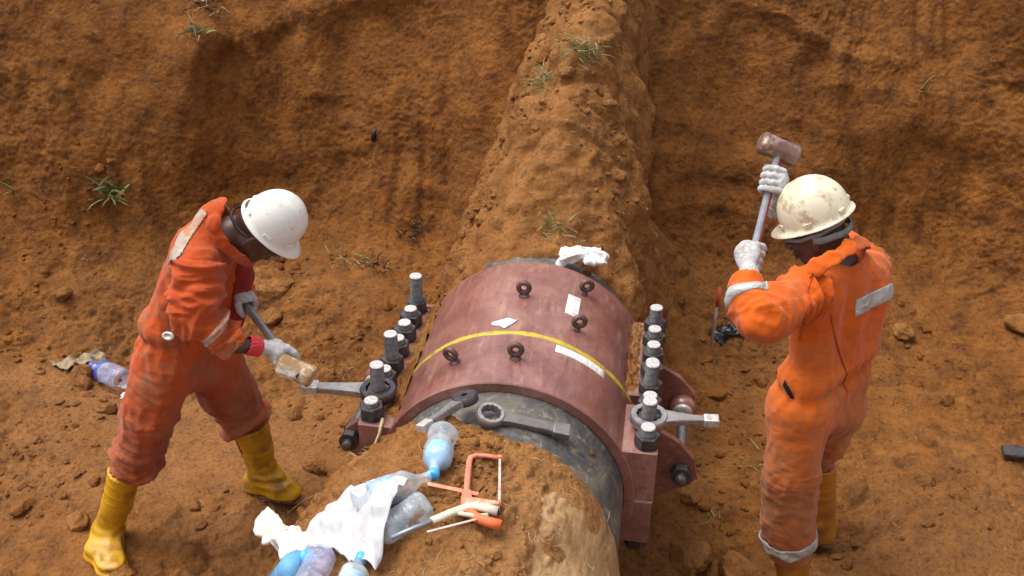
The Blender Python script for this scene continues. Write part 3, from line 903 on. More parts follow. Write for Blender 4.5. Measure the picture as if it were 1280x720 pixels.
R_COV = [
    ((1.001,0.260,0.357),(1.003,0.240,0.296),0.103,0.106,0.040),
    ((1.153,0.460,0.264),(1.170,0.450,0.171),0.105,0.109,0.040),
    ((1.002,0.240,0.302),(1.007,0.190,0.048),0.111,0.097,0.030),
    ((1.007,0.190,0.048),(1.038,0.210,-0.297),0.097,0.093,0.030),
    ((1.023,0.200,-0.189),(1.056,0.220,-0.333),0.097,0.084,0.020),
    ((1.157,0.440,0.169),(1.166,0.500,-0.076),0.106,0.059,0.030),
    ((1.166,0.500,-0.076),(1.181,0.530,-0.199),0.052,0.041,0.030),
    ((1.030,0.280,0.434),(0.995,0.260,0.725),0.083,0.087,0.050),
    ((1.180,0.460,0.324),(1.184,0.500,0.630),0.087,0.104,0.050),
    ((1.108,0.380,0.373),(1.092,0.380,0.678),0.094,0.095,0.050),
    ((0.992,0.270,0.790),(1.179,0.500,0.724),0.065,0.072,0.050),
    ((1.054,0.380,0.753),(1.069,0.400,0.805),0.075,0.059,0.040),
    ((1.077,0.360,0.313),(1.084,0.350,0.222),0.108,0.104,0.050),
    ((1.174,0.520,-0.139),(1.184,0.530,-0.195),0.044,0.038,0.020)]
R_ARM = [
    ((0.959,0.220,0.774),(0.787,0.030,0.782),0.073,0.060,0.030),
    ((0.787,0.030,0.782),(0.754,0.100,0.809),0.057,0.045,0.015),
    ((0.754,0.100,0.809),(0.757,0.190,0.830),0.048,0.033,0.012),
    ((1.203,0.540,0.703),(1.084,0.740,0.682),0.070,0.059,0.030),
    ((1.084,0.740,0.682),(0.865,0.530,0.912),0.056,0.036,0.012)]
R_SKIN = [
    ((1.002,0.260,0.350),(1.160,0.460,0.221),0.044,0.047,0.050),
    ((1.108,0.370,0.317),(1.070,0.380,0.739),0.063,0.070,0.050),
    ((1.002,0.240,0.302),(1.007,0.190,0.048),0.056,0.051,0.030),
    ((1.007,0.190,0.048),(1.083,0.220,-0.488),0.054,0.040,0.030),
    ((1.083,0.220,-0.488),(1.039,0.180,-0.518),0.037,0.028,0.020),
    ((1.157,0.440,0.169),(1.166,0.500,-0.076),0.053,0.034,0.030),
    ((1.166,0.500,-0.076),(1.220,0.530,-0.491),0.028,0.029,0.030),
    ((1.220,0.530,-0.491),(1.169,0.560,-0.585),0.036,0.030,0.020),
    ((0.986,0.270,0.789),(1.179,0.500,0.724),0.052,0.055,0.050),
    ((0.959,0.220,0.774),(0.787,0.030,0.782),0.044,0.032,0.030),
    ((0.787,0.030,0.782),(0.765,0.210,0.834),0.030,0.023,0.020),
    ((1.203,0.540,0.703),(1.084,0.740,0.682),0.042,0.035,0.030),
    ((1.084,0.740,0.682),(0.845,0.510,0.951),0.032,0.024,0.020),
    ((1.071,0.400,0.790),(1.020,0.385,0.909),0.065,0.058,0.030)]
L_ROLL = [(-1.006,0.210,0.949), (-1.005,0.170,0.945), (-1.006,0.130,0.905), (-0.983,0.120,0.843), (-0.952,0.160,0.765), (-0.939,0.220,0.706)]
R_ROLL = [(0.938,0.270,0.806), (0.966,0.200,0.882), (1.018,0.220,0.911), (1.072,0.280,0.923), (1.130,0.380,0.892), (1.155,0.470,0.839), (1.122,0.520,0.790)]
L_HEAD = (-0.901,0.250,0.824)
L_HELM = (-0.848,0.250,0.863)
L_COLLAR = (-1.028,0.250,0.829)
L_WR1 = (-0.876,0.030,0.490)
L_HAND1 = (-0.820,0.060,0.462)
L_WR2 = (-1.045,0.360,0.476)
L_HAND2 = (-1.010,0.300,0.457)
L_HAM0 = (-1.063,0.370,0.464)
L_HAM1 = (-0.726,0.000,0.430)
L_CUFF1 = (-0.948,0.000,0.525)
R_HEAD = (0.978,0.385,0.912)
R_HELM = (0.964,0.385,0.976)
R_COLLAR = (1.068,0.400,0.780)
R_WR1 = (0.762,0.200,0.839)
R_HAND1 = (0.774,0.270,0.866)
R_WR2 = (0.850,0.510,0.939)
R_HAND2 = (0.824,0.500,1.008)
R_HAM0 = (0.770,0.260,0.835)
R_HAM1 = (0.837,0.520,1.138)
L_BOOTA = (-1.490,0.050,-0.180)
L_BOOTB = (-1.121,0.410,-0.174)
R_BOOTA = (1.070,0.220,-0.397)
R_BOOTB = (1.185,0.530,-0.219)
L_CLIP = (-1.187,0.030,0.503)
BOOT_L_NEAR = [(-1.488,0.050,-0.172), (-1.548,0.040,-0.336), (-1.613,0.030,-0.481)]
BOOT_L_FAR = [(-1.121,0.410,-0.170), (-1.108,0.420,-0.316), (-1.101,0.420,-0.437)]
BOOT_R_NEAR = [(1.067,0.220,-0.373), (1.089,0.220,-0.509), (1.103,0.215,-0.589)]
BOOT_R_FAR = [(1.179,0.530,-0.183), (1.206,0.530,-0.384), (1.216,0.530,-0.469)]
P_LS = np.array((-1.133,0.155,0.829))
N_LS = np.array((0.799,0.070,-0.598))
V_LS = np.array((0.412,-0.787,0.459))
P_RB = np.array((1.215,0.450,0.628))
N_RB = np.array((-0.512,0.523,0.682))
V_RB = np.array((-0.197,-0.844,0.499))
P_SEAM1 = np.array((1.099,0.280,0.546))
N_SEAM1 = np.array((0.945,0.016,0.328))
P_SEAM2 = np.array((0.957,0.200,0.726))
N_SEAM2 = np.array((0.978,-0.207,-0.000))
P_POCK = np.array((0.940,0.170,0.426))

# ------------------------------------------------------------------ the two workers
def cloth_mat(name, base, mud, lo, hi, mud2=None, leg_z=None):
    t = NT(name)
    n = t.noise(6, 6, .7, dist=.4); f = t.noise(90, 3, .6); w = t.noise(2.2, 4, .6)
    c = t.ramp(n, [(.3, tuple(x*.80 for x in base)), (.6, base)])
    c = t.mix(t.ramp(w, [(.40, .65), (.60, 0.0)]), c, (base[0]*.62, base[1]*.55, base[2]*.9))
    m = t.ramp(t.noise(4.2, 7, .76), [(lo, 0.0), (hi, .85)])
    if leg_z is not None:
        sp = t.n('ShaderNodeSeparateXYZ'); t.l(t.tc, sp.inputs[0])
        z = t.math('ADD', sp.outputs['Z'], t.math('MULTIPLY', t.noise(3.5, 5, .65), .5))
        g = t.n('ShaderNodeMapRange'); t.l(z, g.inputs[0])
        g.inputs[1].default_value = leg_z[0]; g.inputs[2].default_value = leg_z[1]; g.inputs[3].default_value = leg_z[2]; g.inputs[4].default_value = 0.0
        c = t.mix(g.outputs[0], c, t.mix(t.ramp(t.noise(8, 6, .75), [(.42, 0.0), (.6, 1.0)]), mud, mud2 or mud))
    c = t.mix(m, c, mud2 or mud)
    wv = t.n('ShaderNodeTexWave', Scale=260.0, Distortion=0.4); t.l(t.tc, wv.inputs['Vector'])
    b = t.bump(f, .25, .0012); b = t.bump(t.noise(18, 5, .65), .5, .006, b)
    for sc, d in (((6, 6, 3.2), .022), ((10, 10, 15), .008)):      # sharp creases
        r = t.math('ABSOLUTE', t.math('SUBTRACT', t.noise(1.0, 2, .5, vec=t.map(sc), dist=.7), .5))
        b = t.bump(t.math('MINIMUM', t.math('MULTIPLY', r, 3.6), 1.0), .50, d*.6, b)
    return t.fin(c, .88, 0.0, b, Specular_IOR_Level=.25, Sheen_Weight=.15)
M_covL = cloth_mat('dirty_orange_coverall_cloth', (.56, .085, .008), (.22, .050, .018), .52, .66, (.28, .13, .07), (.25, .65, .62))
M_covR = cloth_mat('bright_orange_coverall_cloth', (.76, .135, .006), (.34, .11, .03), .54, .72, (.33, .16, .06), (.25, .85, .80))
M_frontshade = simple('shaded_red_coverall_front', (.27, .022, .014), .85)  # orange cloth in shade: the shade is put into this dark red
M_skinmat = simple('dark_brown_skin', (.085, .040, .029), .42, var=.25, scale=14, Specular_IOR_Level=.5)
M_refl = simple('silver_reflective_tape', (.46, .46, .44), .42, .1, var=.3, scale=22, dirt=((.33, .27, .2), .5, .66, 12))
M_refld = simple('dulled_reflective_tape', (.42, .36, .30), .6, .0, var=.3, scale=22, dirt=((.40, .15, .05), .46, .62, 10))
M_glove = simple('white_knit_glove', (.50, .49, .49), .9, var=.3, scale=70, bumpd=.004, dirt=((.34, .25, .18), .52, .68, 20))
M_redcuff = simple('red_knit_cuff', (.62, .035, .05), .85, var=.3, scale=120, bumpd=.003)
M_boot = simple('yellow_rubber_boot', (.62, .33, .012), .44, var=.25, scale=9, dirt=((.28, .13, .030), .50, .66, 12), bumpd=.002)
M_bootR = simple('muddy_ochre_rubber_boot', (.46, .17, .018), .45, var=.25, scale=9, dirt=((.24, .11, .035), .5, .66, 7))
M_sole = simple('dark_boot_sole', (.07, .05, .035), .7, dirt=((.25, .12, .05), .45, .55, 14))
M_helmL = simple('white_helmet_shell', (.78, .77, .71), .34, var=.08, scale=10, dirt=((.48, .38, .24), .54, .74, 20))
M_helmR = simple('cream_helmet_shell', (.76, .69, .50), .42, var=.12, scale=12, dirt=((.34, .20, .09), .50, .70, 22))
M_black = simple('black_strap', (.018, .018, .02), .5)
M_greyband = simple('grey_elastic_strap', (.22, .23, .22), .6, var=.35, scale=40)
M_susp = simple('grey_helmet_cradle', (.38, .36, .30), .6, var=.3, scale=25, dirt=((.2, .12, .06), .5, .65, 12))
M_button = simple('pale_metal_snap', (.62, .65, .58), .3, .4)
M_seamR = simple('stitched_seam_cloth', (.48, .075, .006), .9)
M_dark = simple('dark_pocket_lining', (.012, .008, .01), .9)

def wrinkles(V, N, limbs, seed, gather=None):
    """creases across every limb near its joints, soft drape elsewhere"""
    D = .0085*pn3(V*np.array([1, 1, .5]), 9, seed)+.0050*(1-2*np.abs(pn3(V*np.array([1.2, 1.2, .45]), 15, seed+2)))+.0028*pn3(V, 30, seed+1)
    A = np.zeros(len(V)); WS = np.full(len(V), 1e-6)
    for (a, b, wa, wb, amp) in limbs:
        a = np.array(a); b = np.array(b); u = b-a; L = np.linalg.norm(u); u = u/L
        Q = V-a; s = Q@u; tt = np.clip(s/L, 0, 1); R = Q-(tt*L)[:, None]*u
        d = np.linalg.norm(R, axis=1)
        w = wa*np.exp(-((s)/.10)**2)+wb*np.exp(-((s-L)/.11)**2)+.36
        perp = Q-s[:, None]*u
        W = perp*4.2+u*(s*15.0)[:, None]
        W = W + 1.1*np.stack([pn3(V, 4, seed+9), pn3(V, 4, seed+10), pn3(V, 4, seed+11)], 1)
        n1 = 1-2.2*np.abs(pn3(W, 1.0, seed+5)); n2 = pn3(W, 1.9, seed+6)
        ww = np.exp(-(d/.055)**2)*np.where((s < -.01) | (s > L+.01), .25, 1.0)
        n3 = 1-2.2*np.abs(pn3(W, 2.1, seed+7))
        A += ww*amp*w*(1.9*np.clip(n1, -.35, 1)+.95*np.clip(n3, -.3, 1)+.5*n2); WS += ww
    A = A/np.maximum(WS, .15); A -= A.mean()+.0015
    D = D+A
    if gather:
        c, ax, amp, hw = gather
        c = np.array(c); ax = np.array(ax)/np.linalg.norm(ax); s = (V-c)@ax; R = V-c
        th = np.arctan2(R[:, 1], R[:, 0])
        D += amp*np.exp(-(s/hw)**2)*(np.sin(th*26+3*pn3(V, 6, 3))) - .018*np.exp(-(s/.020)**2) + .008*np.exp(-((s-.055)/.035)**2)
    return D

def to_obj(name, V, F, mat, root):
    return keep(mesh_np(name, V, F, mat), root)

def coverall(root, name, body, arms, limbs, mat, lo, hi, extra, stripes, refl, seed, h=.0058, gather=None, amp=1.0, neck=(0, 0, 9)):
    g = SDF(lo, hi, h)
    for a, b, ra, rb, k in body: g.cone(a, b, ra, rb, k)
    ga = SDF(lo, hi, h)
    for a, b, ra, rb, k in arms: ga.cone(a, b, ra, rb, k)
    sl = tuple(slice(0, n) for n in g.n)
    g.put(sl, ga.D, .014)
    extra(g)
    V, F = g.mesh(); V = relax(V, F, 2)
    N = vnormals(V, F); D = wrinkles(V, N, limbs, seed, gather)*amp
    N2 = relax(N, F, 3)
    fade = 1.0; D = D*np.clip((np.linalg.norm(V-np.array(neck), axis=1)-.09)/.08, .22, 1)
    Vd = V+N2*(D*fade)[:, None]
    o = to_obj(name, Vd, F, mat, root)
    # stripes: the same cloth surface, lifted a little, cut to a band
    for (nm, c, n, hw, rad, sm, *mt) in stripes:
        c = np.array(c, float); n = np.array(n, float); n /= np.linalg.norm(n)
        g2 = SDF(c-rad-.03, c+rad+.03, h*.62)
        ax = [g2.lo[i]+g2.h*np.arange(g2.n[i]) for i in range(3)]
        X = np.stack(np.meshgrid(*ax, indexing='ij'), -1)
        # trilinear lookup of the cloth field
        q = (X-g.lo)/g.h; i0 = np.clip(np.floor(q).astype(int), 0, g.n-2); f = np.clip(q-i0, 0, 1); S = 0
        for i in (0, 1):
            for j in (0, 1):
                for k in (0, 1):
                    w = (f[..., 0] if i else 1-f[..., 0])*(f[..., 1] if j else 1-f[..., 1])*(f[..., 2] if k else 1-f[..., 2])
                    S = S+w*g.D[i0[..., 0]+i, i0[..., 1]+j, i0[..., 2]+k]
        sd = np.abs((X-c)@n)-hw
        d = np.maximum(np.maximum(S-.0045, -S-.006), sd)
        d = np.maximum(d, np.linalg.norm(X-c, axis=-1)-rad)
        for (pc, pn) in sm: d = np.maximum(d, -((X-np.array(pc))@np.array(pn)))
        g2.D = d.astype(np.float32)
        V2, F2 = g2.mesh()
        if len(V2) == 0: continue
        # displace with the cloth's own creases (nearest cloth vertex)
        from mathutils import kdtree
        kd = kdtree.KDTree(len(V))
        near = np.where(np.linalg.norm(V-c, axis=1) < rad+.05)[0]
        kd = kdtree.KDTree(len(near))
        for ii, vi in enumerate(near): kd.insert(V[vi], ii)
        kd.balance()
        idx = np.array([near[kd.find(v)[1]] for v in V2])
        V2 = V2+(N2[idx]*(D[idx])[:, None])
        to_obj(nm, V2, F2, mt[0] if mt else refl, root)
    return g

def head_prims(g, c, F, U, neck=None):
    F = np.array(F, float); F /= np.linalg.norm(F); U = np.array(U, float); U -= F*(U@F); U /= np.linalg.norm(U); L = np.cross(U, F)
    M = np.stack([F, L, U])
    def p(x, y, z): return np.array(c)+F*x+L*y+U*z
    g.ell(p(-.012, 0, .045), M, (.092, .075, .084), .02)         # cranium
    g.ell(p(.020, 0, -.020), M, (.070, .064, .085), .03)         # face
    g.cone(p(.040, .022, -.075), p(.040, -.022, -.075), .026, .026, .03)   # jaw and chin
    g.cone(p(.060, 0, -.088), p(.066, 0, -.086), .015, .014, .02)
    for s in (1, -1):
        g.cone(p(-.010, s*.055, -.035), p(.035, s*.038, -.075), .020, .018, .025)   # jaw line
        g.ell(p(.055, s*.038, -.018), M, (.022, .024, .018), .015)     # cheekbone
        g.ell(p(.086, s*.031, .018), M, (.012, .017, .011), .008, 's')  # eye socket
        g.ell(p(.078, s*.031, .018), M, (.012, .012, .011), .003)      # eyeball
        g.ell(p(.082, s*.030, .023), M, (.010, .016, .004), .003)      # eyelid
        # ear
        Me = np.stack([F*.93+L*s*-.36, L*s*.93+F*.36, U]); Me = Me/np.linalg.norm(Me, axis=1)[:, None]
        g.ell(p(-.012, s*.080, -.004), Me, (.018, .007, .032), .006)
        g.ell(p(-.006, s*.088, .002), Me, (.009, .006, .017), .004, 's')
        g.ell(p(-.004, s*.080, -.030), Me, (.009, .006, .010), .005)
    g.cone(p(.082, .032, .034), p(.082, -.032, .034), .009, .009, .012)   # brow
    g.cone(p(.086, 0, .020), p(.106, 0, -.020), .009, .013, .010)      # nose
    for s in (1, -1): g.ell(p(.094, s*.015, -.026), M, (.012, .010, .009), .006)
    g.ell(p(.088, 0, -.052), M, (.013, .027, .008), .006)            # lips
    g.ell(p(.086, 0, -.063), M, (.013, .024, .008), .005)
    return p, M

def body(root, cones, head_c, F, U, lo, hi):
    g = SDF(lo, hi, .006)
    for a, b, ra, rb, k in cones: g.cone(a, b, ra, rb, k)
    V, Fc = g.mesh()
    # the head's own, finer grid, joined into the same field
    p, M = head_prims(g, head_c, F, U)
    V, Fc = g.mesh(); V = relax(V, Fc, 1, .4)
    return to_obj('body', V, Fc, M_skinmat, root), p

def helmet(root, c, F, U, mat, a=.130, b=.110, hgt=.140, brim=.048, ridge=True):
    F = np.array(F, float); F /= np.linalg.norm(F); U = np.array(U, float); U -= F*(U@F); U /= np.linalg.norm(U); L = np.cross(U, F)
    n = 72; rows = []
    def ring(k, z, out=0.0, peak=0.0, dz=0.0):
        r = []
        for i in range(n):
            t = 2*math.pi*i/n; cx, sy = math.cos(t), math.sin(t)
            pk = max(0, cx)**1.5*(1 if cx > 0 else 0)*peak
            x = (a*k+out+pk)*cx; y = (b*k+out)*sy*(1+.10*max(0, cx)*(peak > 0))
            zz = z+dz*max(0, cx)**2
            if ridge:
                rr = math.exp(-(y/.016)**2)*.0035*min(1, k*2)*(z > .02) + .0022*(math.exp(-((abs(y)-.040)/.007)**2))*(z > .03)
                zz += rr; 
            r.append((x, y, zz))
        return r
    m = 16
    for j in range(m+1):
        ph = (j/m)*math.pi/2
        k = max(math.sin(ph), .012)**.92; z = hgt*math.cos(ph)**.95 if j < m else 0
        rows.append(ring(k, z))
    rows.append(ring(1, -.010, .001)); rows.append(ring(1, -.016, .006, brim*.45, -.004)); rows.append(ring(1, -.019, .010, brim, -.010))
    rows.append(ring(1, -.022, .011, brim, -.010)); rows.append(ring(1, -.023, .009, brim, -.010)); rows.append(ring(1, -.019, .002, brim*.4, -.005)); rows.append(ring(1, -.012, -.004))
    for j in range(6):
        ph = math.pi/2*(1-j/6); rows.append(ring(math.sin(ph)*.965, (hgt-.004)*math.cos(ph)))
    vs = [tuple(np.array(c)+F*x+L*y+U*z) for r in rows for x, y, z in r]
    fs = [(j*n+i, j*n+(i+1) % n, (j+1)*n+(i+1) % n, (j+1)*n+i) for j in range(len(rows)-1) for i in range(n)]
    fs.append(tuple(range(n)))
    q = MB(); q.add(vs, fs, True); o = keep(q.build('helmet', mat), root)
    # rain gutter tabs and slots round the rim
    for t, w in ((35, .012), (90, .015), (-90, .015), (-35, .012), (150, .012), (-150, .012)):
        t = math.radians(t); pc = np.array(c)+F*(a+.002)*math.cos(t)+L*(b+.002)*math.sin(t)+U*.004
        nn = F*math.cos(t)/a+L*math.sin(t)/b
        Mx = frame(pc, nn, tuple(np.cross(U, nn)))
        q = MB(); q.box((-w, -.006, -.003), (w, .006, .0035), .002, Mx); s = q.build('slot_tab', mat); keep(s, root)
        s.parent = o; s.matrix_parent_inverse = Matrix.Identity(4)
    return o, (F, L, U)

def strap_ring(root, name, c, ax, fwd, a, b, z0, z1, mat, t=.003, tilt=0.0, arc=(0, 360)):
    ax = np.array(ax); fwd = np.array(fwd); side = np.cross(ax, fwd); n = 48; vs = []; closed = arc[1]-arc[0] >= 360
    m = n if closed else n+1
    for i in range(m):
        th = math.radians(arc[0]+(arc[1]-arc[0])*i/n)
        for r, z in ((0, z0), (t, z0+.002), (t, z1-.002), (0, z1)):
            q = np.array(c)+fwd*((a+r)*math.cos(th))+side*((b+r)*math.sin(th))+ax*(z+tilt*math.cos(th)+.0015*math.sin(th*9))
            vs.append(q)
    fs = [(i*4+k, ((i+1) % m)*4+k, ((i+1) % m)*4+(k+1) % 4, i*4+(k+1) % 4) for i in range(n) for k in range(4)]
    q = MB(); q.add(vs, fs, True); return keep(q.build(name, mat), root)

def glove(root, P, H, S, wrist, rh, name='glove', cuff=None, mat=None, thumb_sgn=1):
    """hand closed round a handle. P on the handle axis, H handle direction towards the index finger,
    S from the axis to the palm, wrist = where the forearm ends"""
    P = np.array(P, float); H = np.array(H, float); H /= np.linalg.norm(H); S = np.array(S, float); S -= H*(S@H); S /= np.linalg.norm(S)
    T = np.cross(H, S)*thumb_sgn
    wr = np.array(wrist, float); h = .0026
    g = SDF(np.minimum(P-.085, wr-.05), np.maximum(P+.085, wr+.05), h)
    def at(ang, r, hh): a = math.radians(ang); return P+(S*math.cos(a)+T*math.sin(a))*r+H*hh
    M = np.stack([H, S, T])
    g.ell(P+S*(rh+.017)-T*.004, M, (.046, .020, .040), .01)
    g.ell(at(-38, rh+.020, .012), M, (.030, .018, .022), .012)
    g.cone(P+S*(rh+.018)-T*.020, wr, .024, .027, .022, flat=(S, .85))
    rr = rh+.0115
    for i, hh in enumerate((.036, .0125, -.0115, -.034)):
        fr = (.0108, .0112, .0106, .0093)[i]; bend = (0, 4, 0, -6)[i]
        pts = [at(32, rr+.013, hh*.95), at(72+bend, rr+.004, hh), at(118+bend, rr+.001, hh), at(165+bend, rr, hh*.98), at(208+bend*2, rr+.001, hh*.97)]
        if i == 3: pts = pts[:4]+[at(195, rr+.001, hh)]
        for a, b in zip(pts[:-1], pts[1:]): g.cone(a, b, fr, fr*.96, .0035)
    # thumb: leaves the side of the palm near its base, closes from the other side
    tp = [at(-35, rr+.016, .004), at(-72, rr+.010, .026), at(-112, rr+.003, .040), at(-150, rr+.002, .050)]
    for a, b, q, w in ((tp[0], tp[1], .0165, .0145), (tp[1], tp[2], .0140, .0128), (tp[2], tp[3], .0125, .0110)): g.cone(a, b, q, w, .005)
    V, F = g.mesh(); V = relax(V, F, 1, .5); N = vnormals(V, F)
    V = V+N*(.0012*pn3(V, 90, 3)+.0016*pn3(V, 35, 4))[:, None]
    o = to_obj(name, V, F, mat or M_glove, root)
    if cuff is not None:
        d = wr-(P+S*.02); d /= np.linalg.norm(d); g = SDF(wr-.09, wr+.09, .003)
        g.band(wr-d*.012, d, .027, .031, .050, .0035)
        V, F = g.mesh(); V = relax(V, F, 1); N = vnormals(V, F)
        th = np.arctan2((V-wr)@np.cross(d, [0, 0, 1]), (V-wr)[:, 2]); V = V+N*(.0012*np.sin(th*22))[:, None]
        q = to_obj('glove_cuff', V, F, cuff, root)
    return o

def boot(root, shaft, radii, heel, toe, mat, label=None):
    """shaft: three points top to ankle; heel and toe on the ground"""
    shaft = [np.array(p, float) for p in shaft]; heel = np.array(heel, float); toe = np.array(toe, float)
    allp = np.array(shaft+[heel, toe]); g = SDF(allp.min(0)-.11, allp.max(0)+.11, .0042)
    up = np.array([0, 0, 1.0]); f = toe-heel; L = np.linalg.norm(f); f /= L
    top, mid, ank = shaft
    g.cone(top, mid, radii[0], radii[1], .02); g.cone(mid, ank, radii[1], radii[2], .02)
    hb = heel+f*.045+up*.042
    g.cone(ank, hb, radii[2], .043, .03)
    g.cone(hb, heel+f*.15+up*.045, .043, .046, .03, flat=(up, 1.0))
    g.cone(ank+f*.02, heel+f*.18+up*.048, radii[2]*.8, .040, .04)
    g.cone(heel+f*.16+up*.040, toe-f*.052+up*.034, .047, .043, .03, flat=(up, .80))
    side = np.cross(up, f)
    # flat sole plane
    g.custom([heel, toe], .14, lambda X: -((X-heel)@up)+.0, .004, 'i')
    # open top: cut and hollow
    ax = (top-mid); ax /= np.linalg.norm(ax)
    g.custom([top], .10, lambda X: (X-top)@ax-.0, 0, 'i')
    g.cone(top+ax*.06, top-ax*.022, radii[0]-.010, radii[0]-.020, 0, 's')
    V, F = g.mesh(); V = relax(V, F, 2)
    N = vnormals(V, F)
    s = (V-top)@(-ax)
    D = .0022*np.exp(-((s-.004)/.005)**2)
    for c in (.045, .095, .135): D += .0020*np.exp(-((s-c-.004*pn3(V, 8, 2))/.0045)**2)*(s < .25)
    # ankle creases, instep strap, raised ankle pad
    q = (V-ank)@up
    D += .0045*np.sin(q*150+2.5*pn3(V, 12, 5))*np.exp(-(q/.055)**2)*np.clip((V-ank)@f*25+.5, 0, 1)
    hgt = (V-heel)@up
    D += .0035*(1/(1+np.exp((hgt-.026)*900)))*(hgt < .06)            # welt above the sole
    D += .0030*pn3(V, 8, 6)
    o = to_obj('boot', V+N*D[:, None], F, mat, root)
    if label: o['label'] = label
    # sole
    q = MB(); n = 30; pts = []
    W = .044
    for i in range(n):
        t = 2*math.pi*i/n; u = (1-math.cos(t))/2; sg = 1 if t < math.pi else -1
        w = W*(.80+.30*math.sin(math.pi*min(1, u*1.0))**1) * (1.02 if u > .5 else .93) * min(1, (abs(math.sin(t))+.0)**.62)
        pts.append((-.006+u*(L+.010), sg*w))
    Mx = frame(heel+up*(-.014), up, f)
    q.prism(pts, 0, .016, Mx, .003); so = q.build('sole', M_sole); keep(so, root); so.parent = o; so.matrix_parent_inverse = Matrix.Identity(4)
    return o

def sledge(name, label, p0, p1, head_ax, hl, hr, handle_mat, head_mat, rad=.0165, sections=None):
    p0 = Vector(p0); p1 = Vector(p1); d = (p1-p0).normalized()
    root = empty(name, p0, label, 'hammer')
    m = MB(); L = (p1-p0).length; pts = []; rs = []
    for i in range(13):
        t = i/12; pts.append(p0+d*(L*t)); rs.append(rad*(1.12 if i < 1 else 1.0-.10*math.sin(t*math.pi)+(.0)))
    m.tube(pts, rs, 14, squash=1.15); keep(m.build('handle', handle_mat), root)
    ax = Vector(head_ax).normalized(); M = frame(p1, ax, d)
    m = MB(); prof = [(hr*.70, -hl), (hr*.93, -hl+.005), (hr*1.02, -hl+.013), (hr*.99, -hl+.026), (hr*.95, -hl*.3), (hr*.95, hl*.3), (hr*.99, hl-.026), (hr*1.02, hl-.013), (hr*.93, hl-.005), (hr*.70, hl)]
    vs = []; n = 8
    for i in range(n):
        a = 2*math.pi*(i+.5)/n
        for r, z in prof: vs.append((r*math.cos(a)*1.04, r*math.sin(a)*1.04, z))
    k = len(prof)
    fs = [(i*k+j, ((i+1) % n)*k+j, ((i+1) % n)*k+j+1, i*k+j+1) for i in range(n) for j in range(k-1)]
    fs += [tuple(i*k for i in range(n)), tuple(i*k+k-1 for i in range(n))]
    m.add([M @ Vector(v) for v in vs], fs); hd = m.build('hammer_head', head_mat); bv = hd.modifiers.new('bevel', 'BEVEL'); bv.width = .003; bv.segments = 2
    keep(hd, root)
    m = MB(); m.lathe([(.016, hr*.90), (.016, hr*1.03), (.0001, hr*1.035)], 14, frame(p1, d)); keep(m.build('handle_end', M_dark), root)
    return root
M_pipehandle = simple('grey_steel_handle', (.36, .36, .38), .38, .4, var=.35, scale=30)
M_tanhead = simple('tan_muddy_hammer_head', (.38, .22, .10), .7, var=.3, scale=20, dirt=((.75, .70, .62), .50, .62, 10))
M_copperhead = simple('brown_worn_hammer_head', (.22, .12, .09), .45, .35, var=.4, scale=25, dirt=((.55, .38, .30), .52, .66, 18))
def duo_handle():
    t = NT('grey_and_red_handle')
    g = t.ramp(t.noise(20, 4, .6), [(.3, (.20, .21, .24)), (.7, (.32, .33, .37))])
    sp = t.n('ShaderNodeSeparateXYZ'); t.l(t.tc, sp.inputs[0])
    # red stripe moulded along one side of the handle (local X of the handle, tilted with it)
    x = t.math('ADD', t.math('MULTIPLY', sp.outputs['X'], .963), t.math('MULTIPLY', sp.outputs['Z'], HANDLE_SLOPE))
    f = t.math('GREATER_THAN', x, HANDLE_OFF)
    return t.fin(t.mix(f, g, (.33, .04, .05)), .45)

LEFT_LIMBS = [(L_ARM[0][0], L_ARM[0][1], .6, 1.0, .011), (L_ARM[1][0], L_ARM[1][1], 1.0, .8, .009), (L_ARM[2][0], L_ARM[2][1], .6, 1.0, .010),
              (L_COV[2][0], L_COV[2][1], .9, .8, .012), (L_COV[3][0], L_COV[3][1], .8, 1.3, .012), (L_COV[4][0], L_COV[4][1], .9, .8, .012), (L_COV[5][0], L_COV[5][1], .8, 1.2, .012),
              (L_COV[8][0], L_COV[8][1], 1.1, .6, .012)]
RIGHT_LIMBS = [(R_ARM[0][0], R_ARM[0][1], .7, 1.1, .011), (R_ARM[1][0], R_ARM[2][1], 1.0, .7, .009), (R_ARM[3][0], R_ARM[3][1], .6, 1.0, .010),
               (R_COV[2][0], R_COV[2][1], .8, .7, .009), (R_COV[3][0], R_COV[3][1], .8, 1.2, .010), (R_COV[5][0], R_COV[5][1], .9, .8, .010),
               (R_COV[10-1][0], R_COV[9][1], .9, .5, .009)]

def mid(a, b, t=.5): return np.array(a)*(1-t)+np.array(b)*t
def unit(v): v = np.array(v, float); return v/np.linalg.norm(v)

def clod_mesh(seed, sub=3, name='soil_clod', flat=.7, size=1.0):
    bm = bmesh.new(); bmesh.ops.create_icosphere(bm, subdivisions=sub, radius=1)
    V = np.array([v.co[:] for v in bm.verts]); r = np.random.default_rng(seed)
    d = 1+.30*pn3(V, 1.1, seed)+.14*pn3(V, 2.6, seed+1)+.07*pn3(V, 6, seed+2)
    V = V*d[:, None]
    for k in range(7):          # broken faces
        n = r.normal(size=3); n /= np.linalg.norm(n); h = r.uniform(.55, .9); s = V@n; V = V-np.maximum(s-h, 0)[:, None]*n*.85
    V = V*(1+.035*pn3(V, 11, seed+4)+.02*pn3(V, 22, seed+5))[:, None]*np.array([1.15, .9, flat])*size
    me = bpy.data.meshes.new(name); me.from_pydata(V.tolist(), [], [[v.index for v in f.verts] for f in bm.faces]); bm.free()
    me.polygons.foreach_set('use_smooth', [sub > 2]*len(me.polygons)); me.materials.append(M_mound if sub > 2 else M_ground); return me

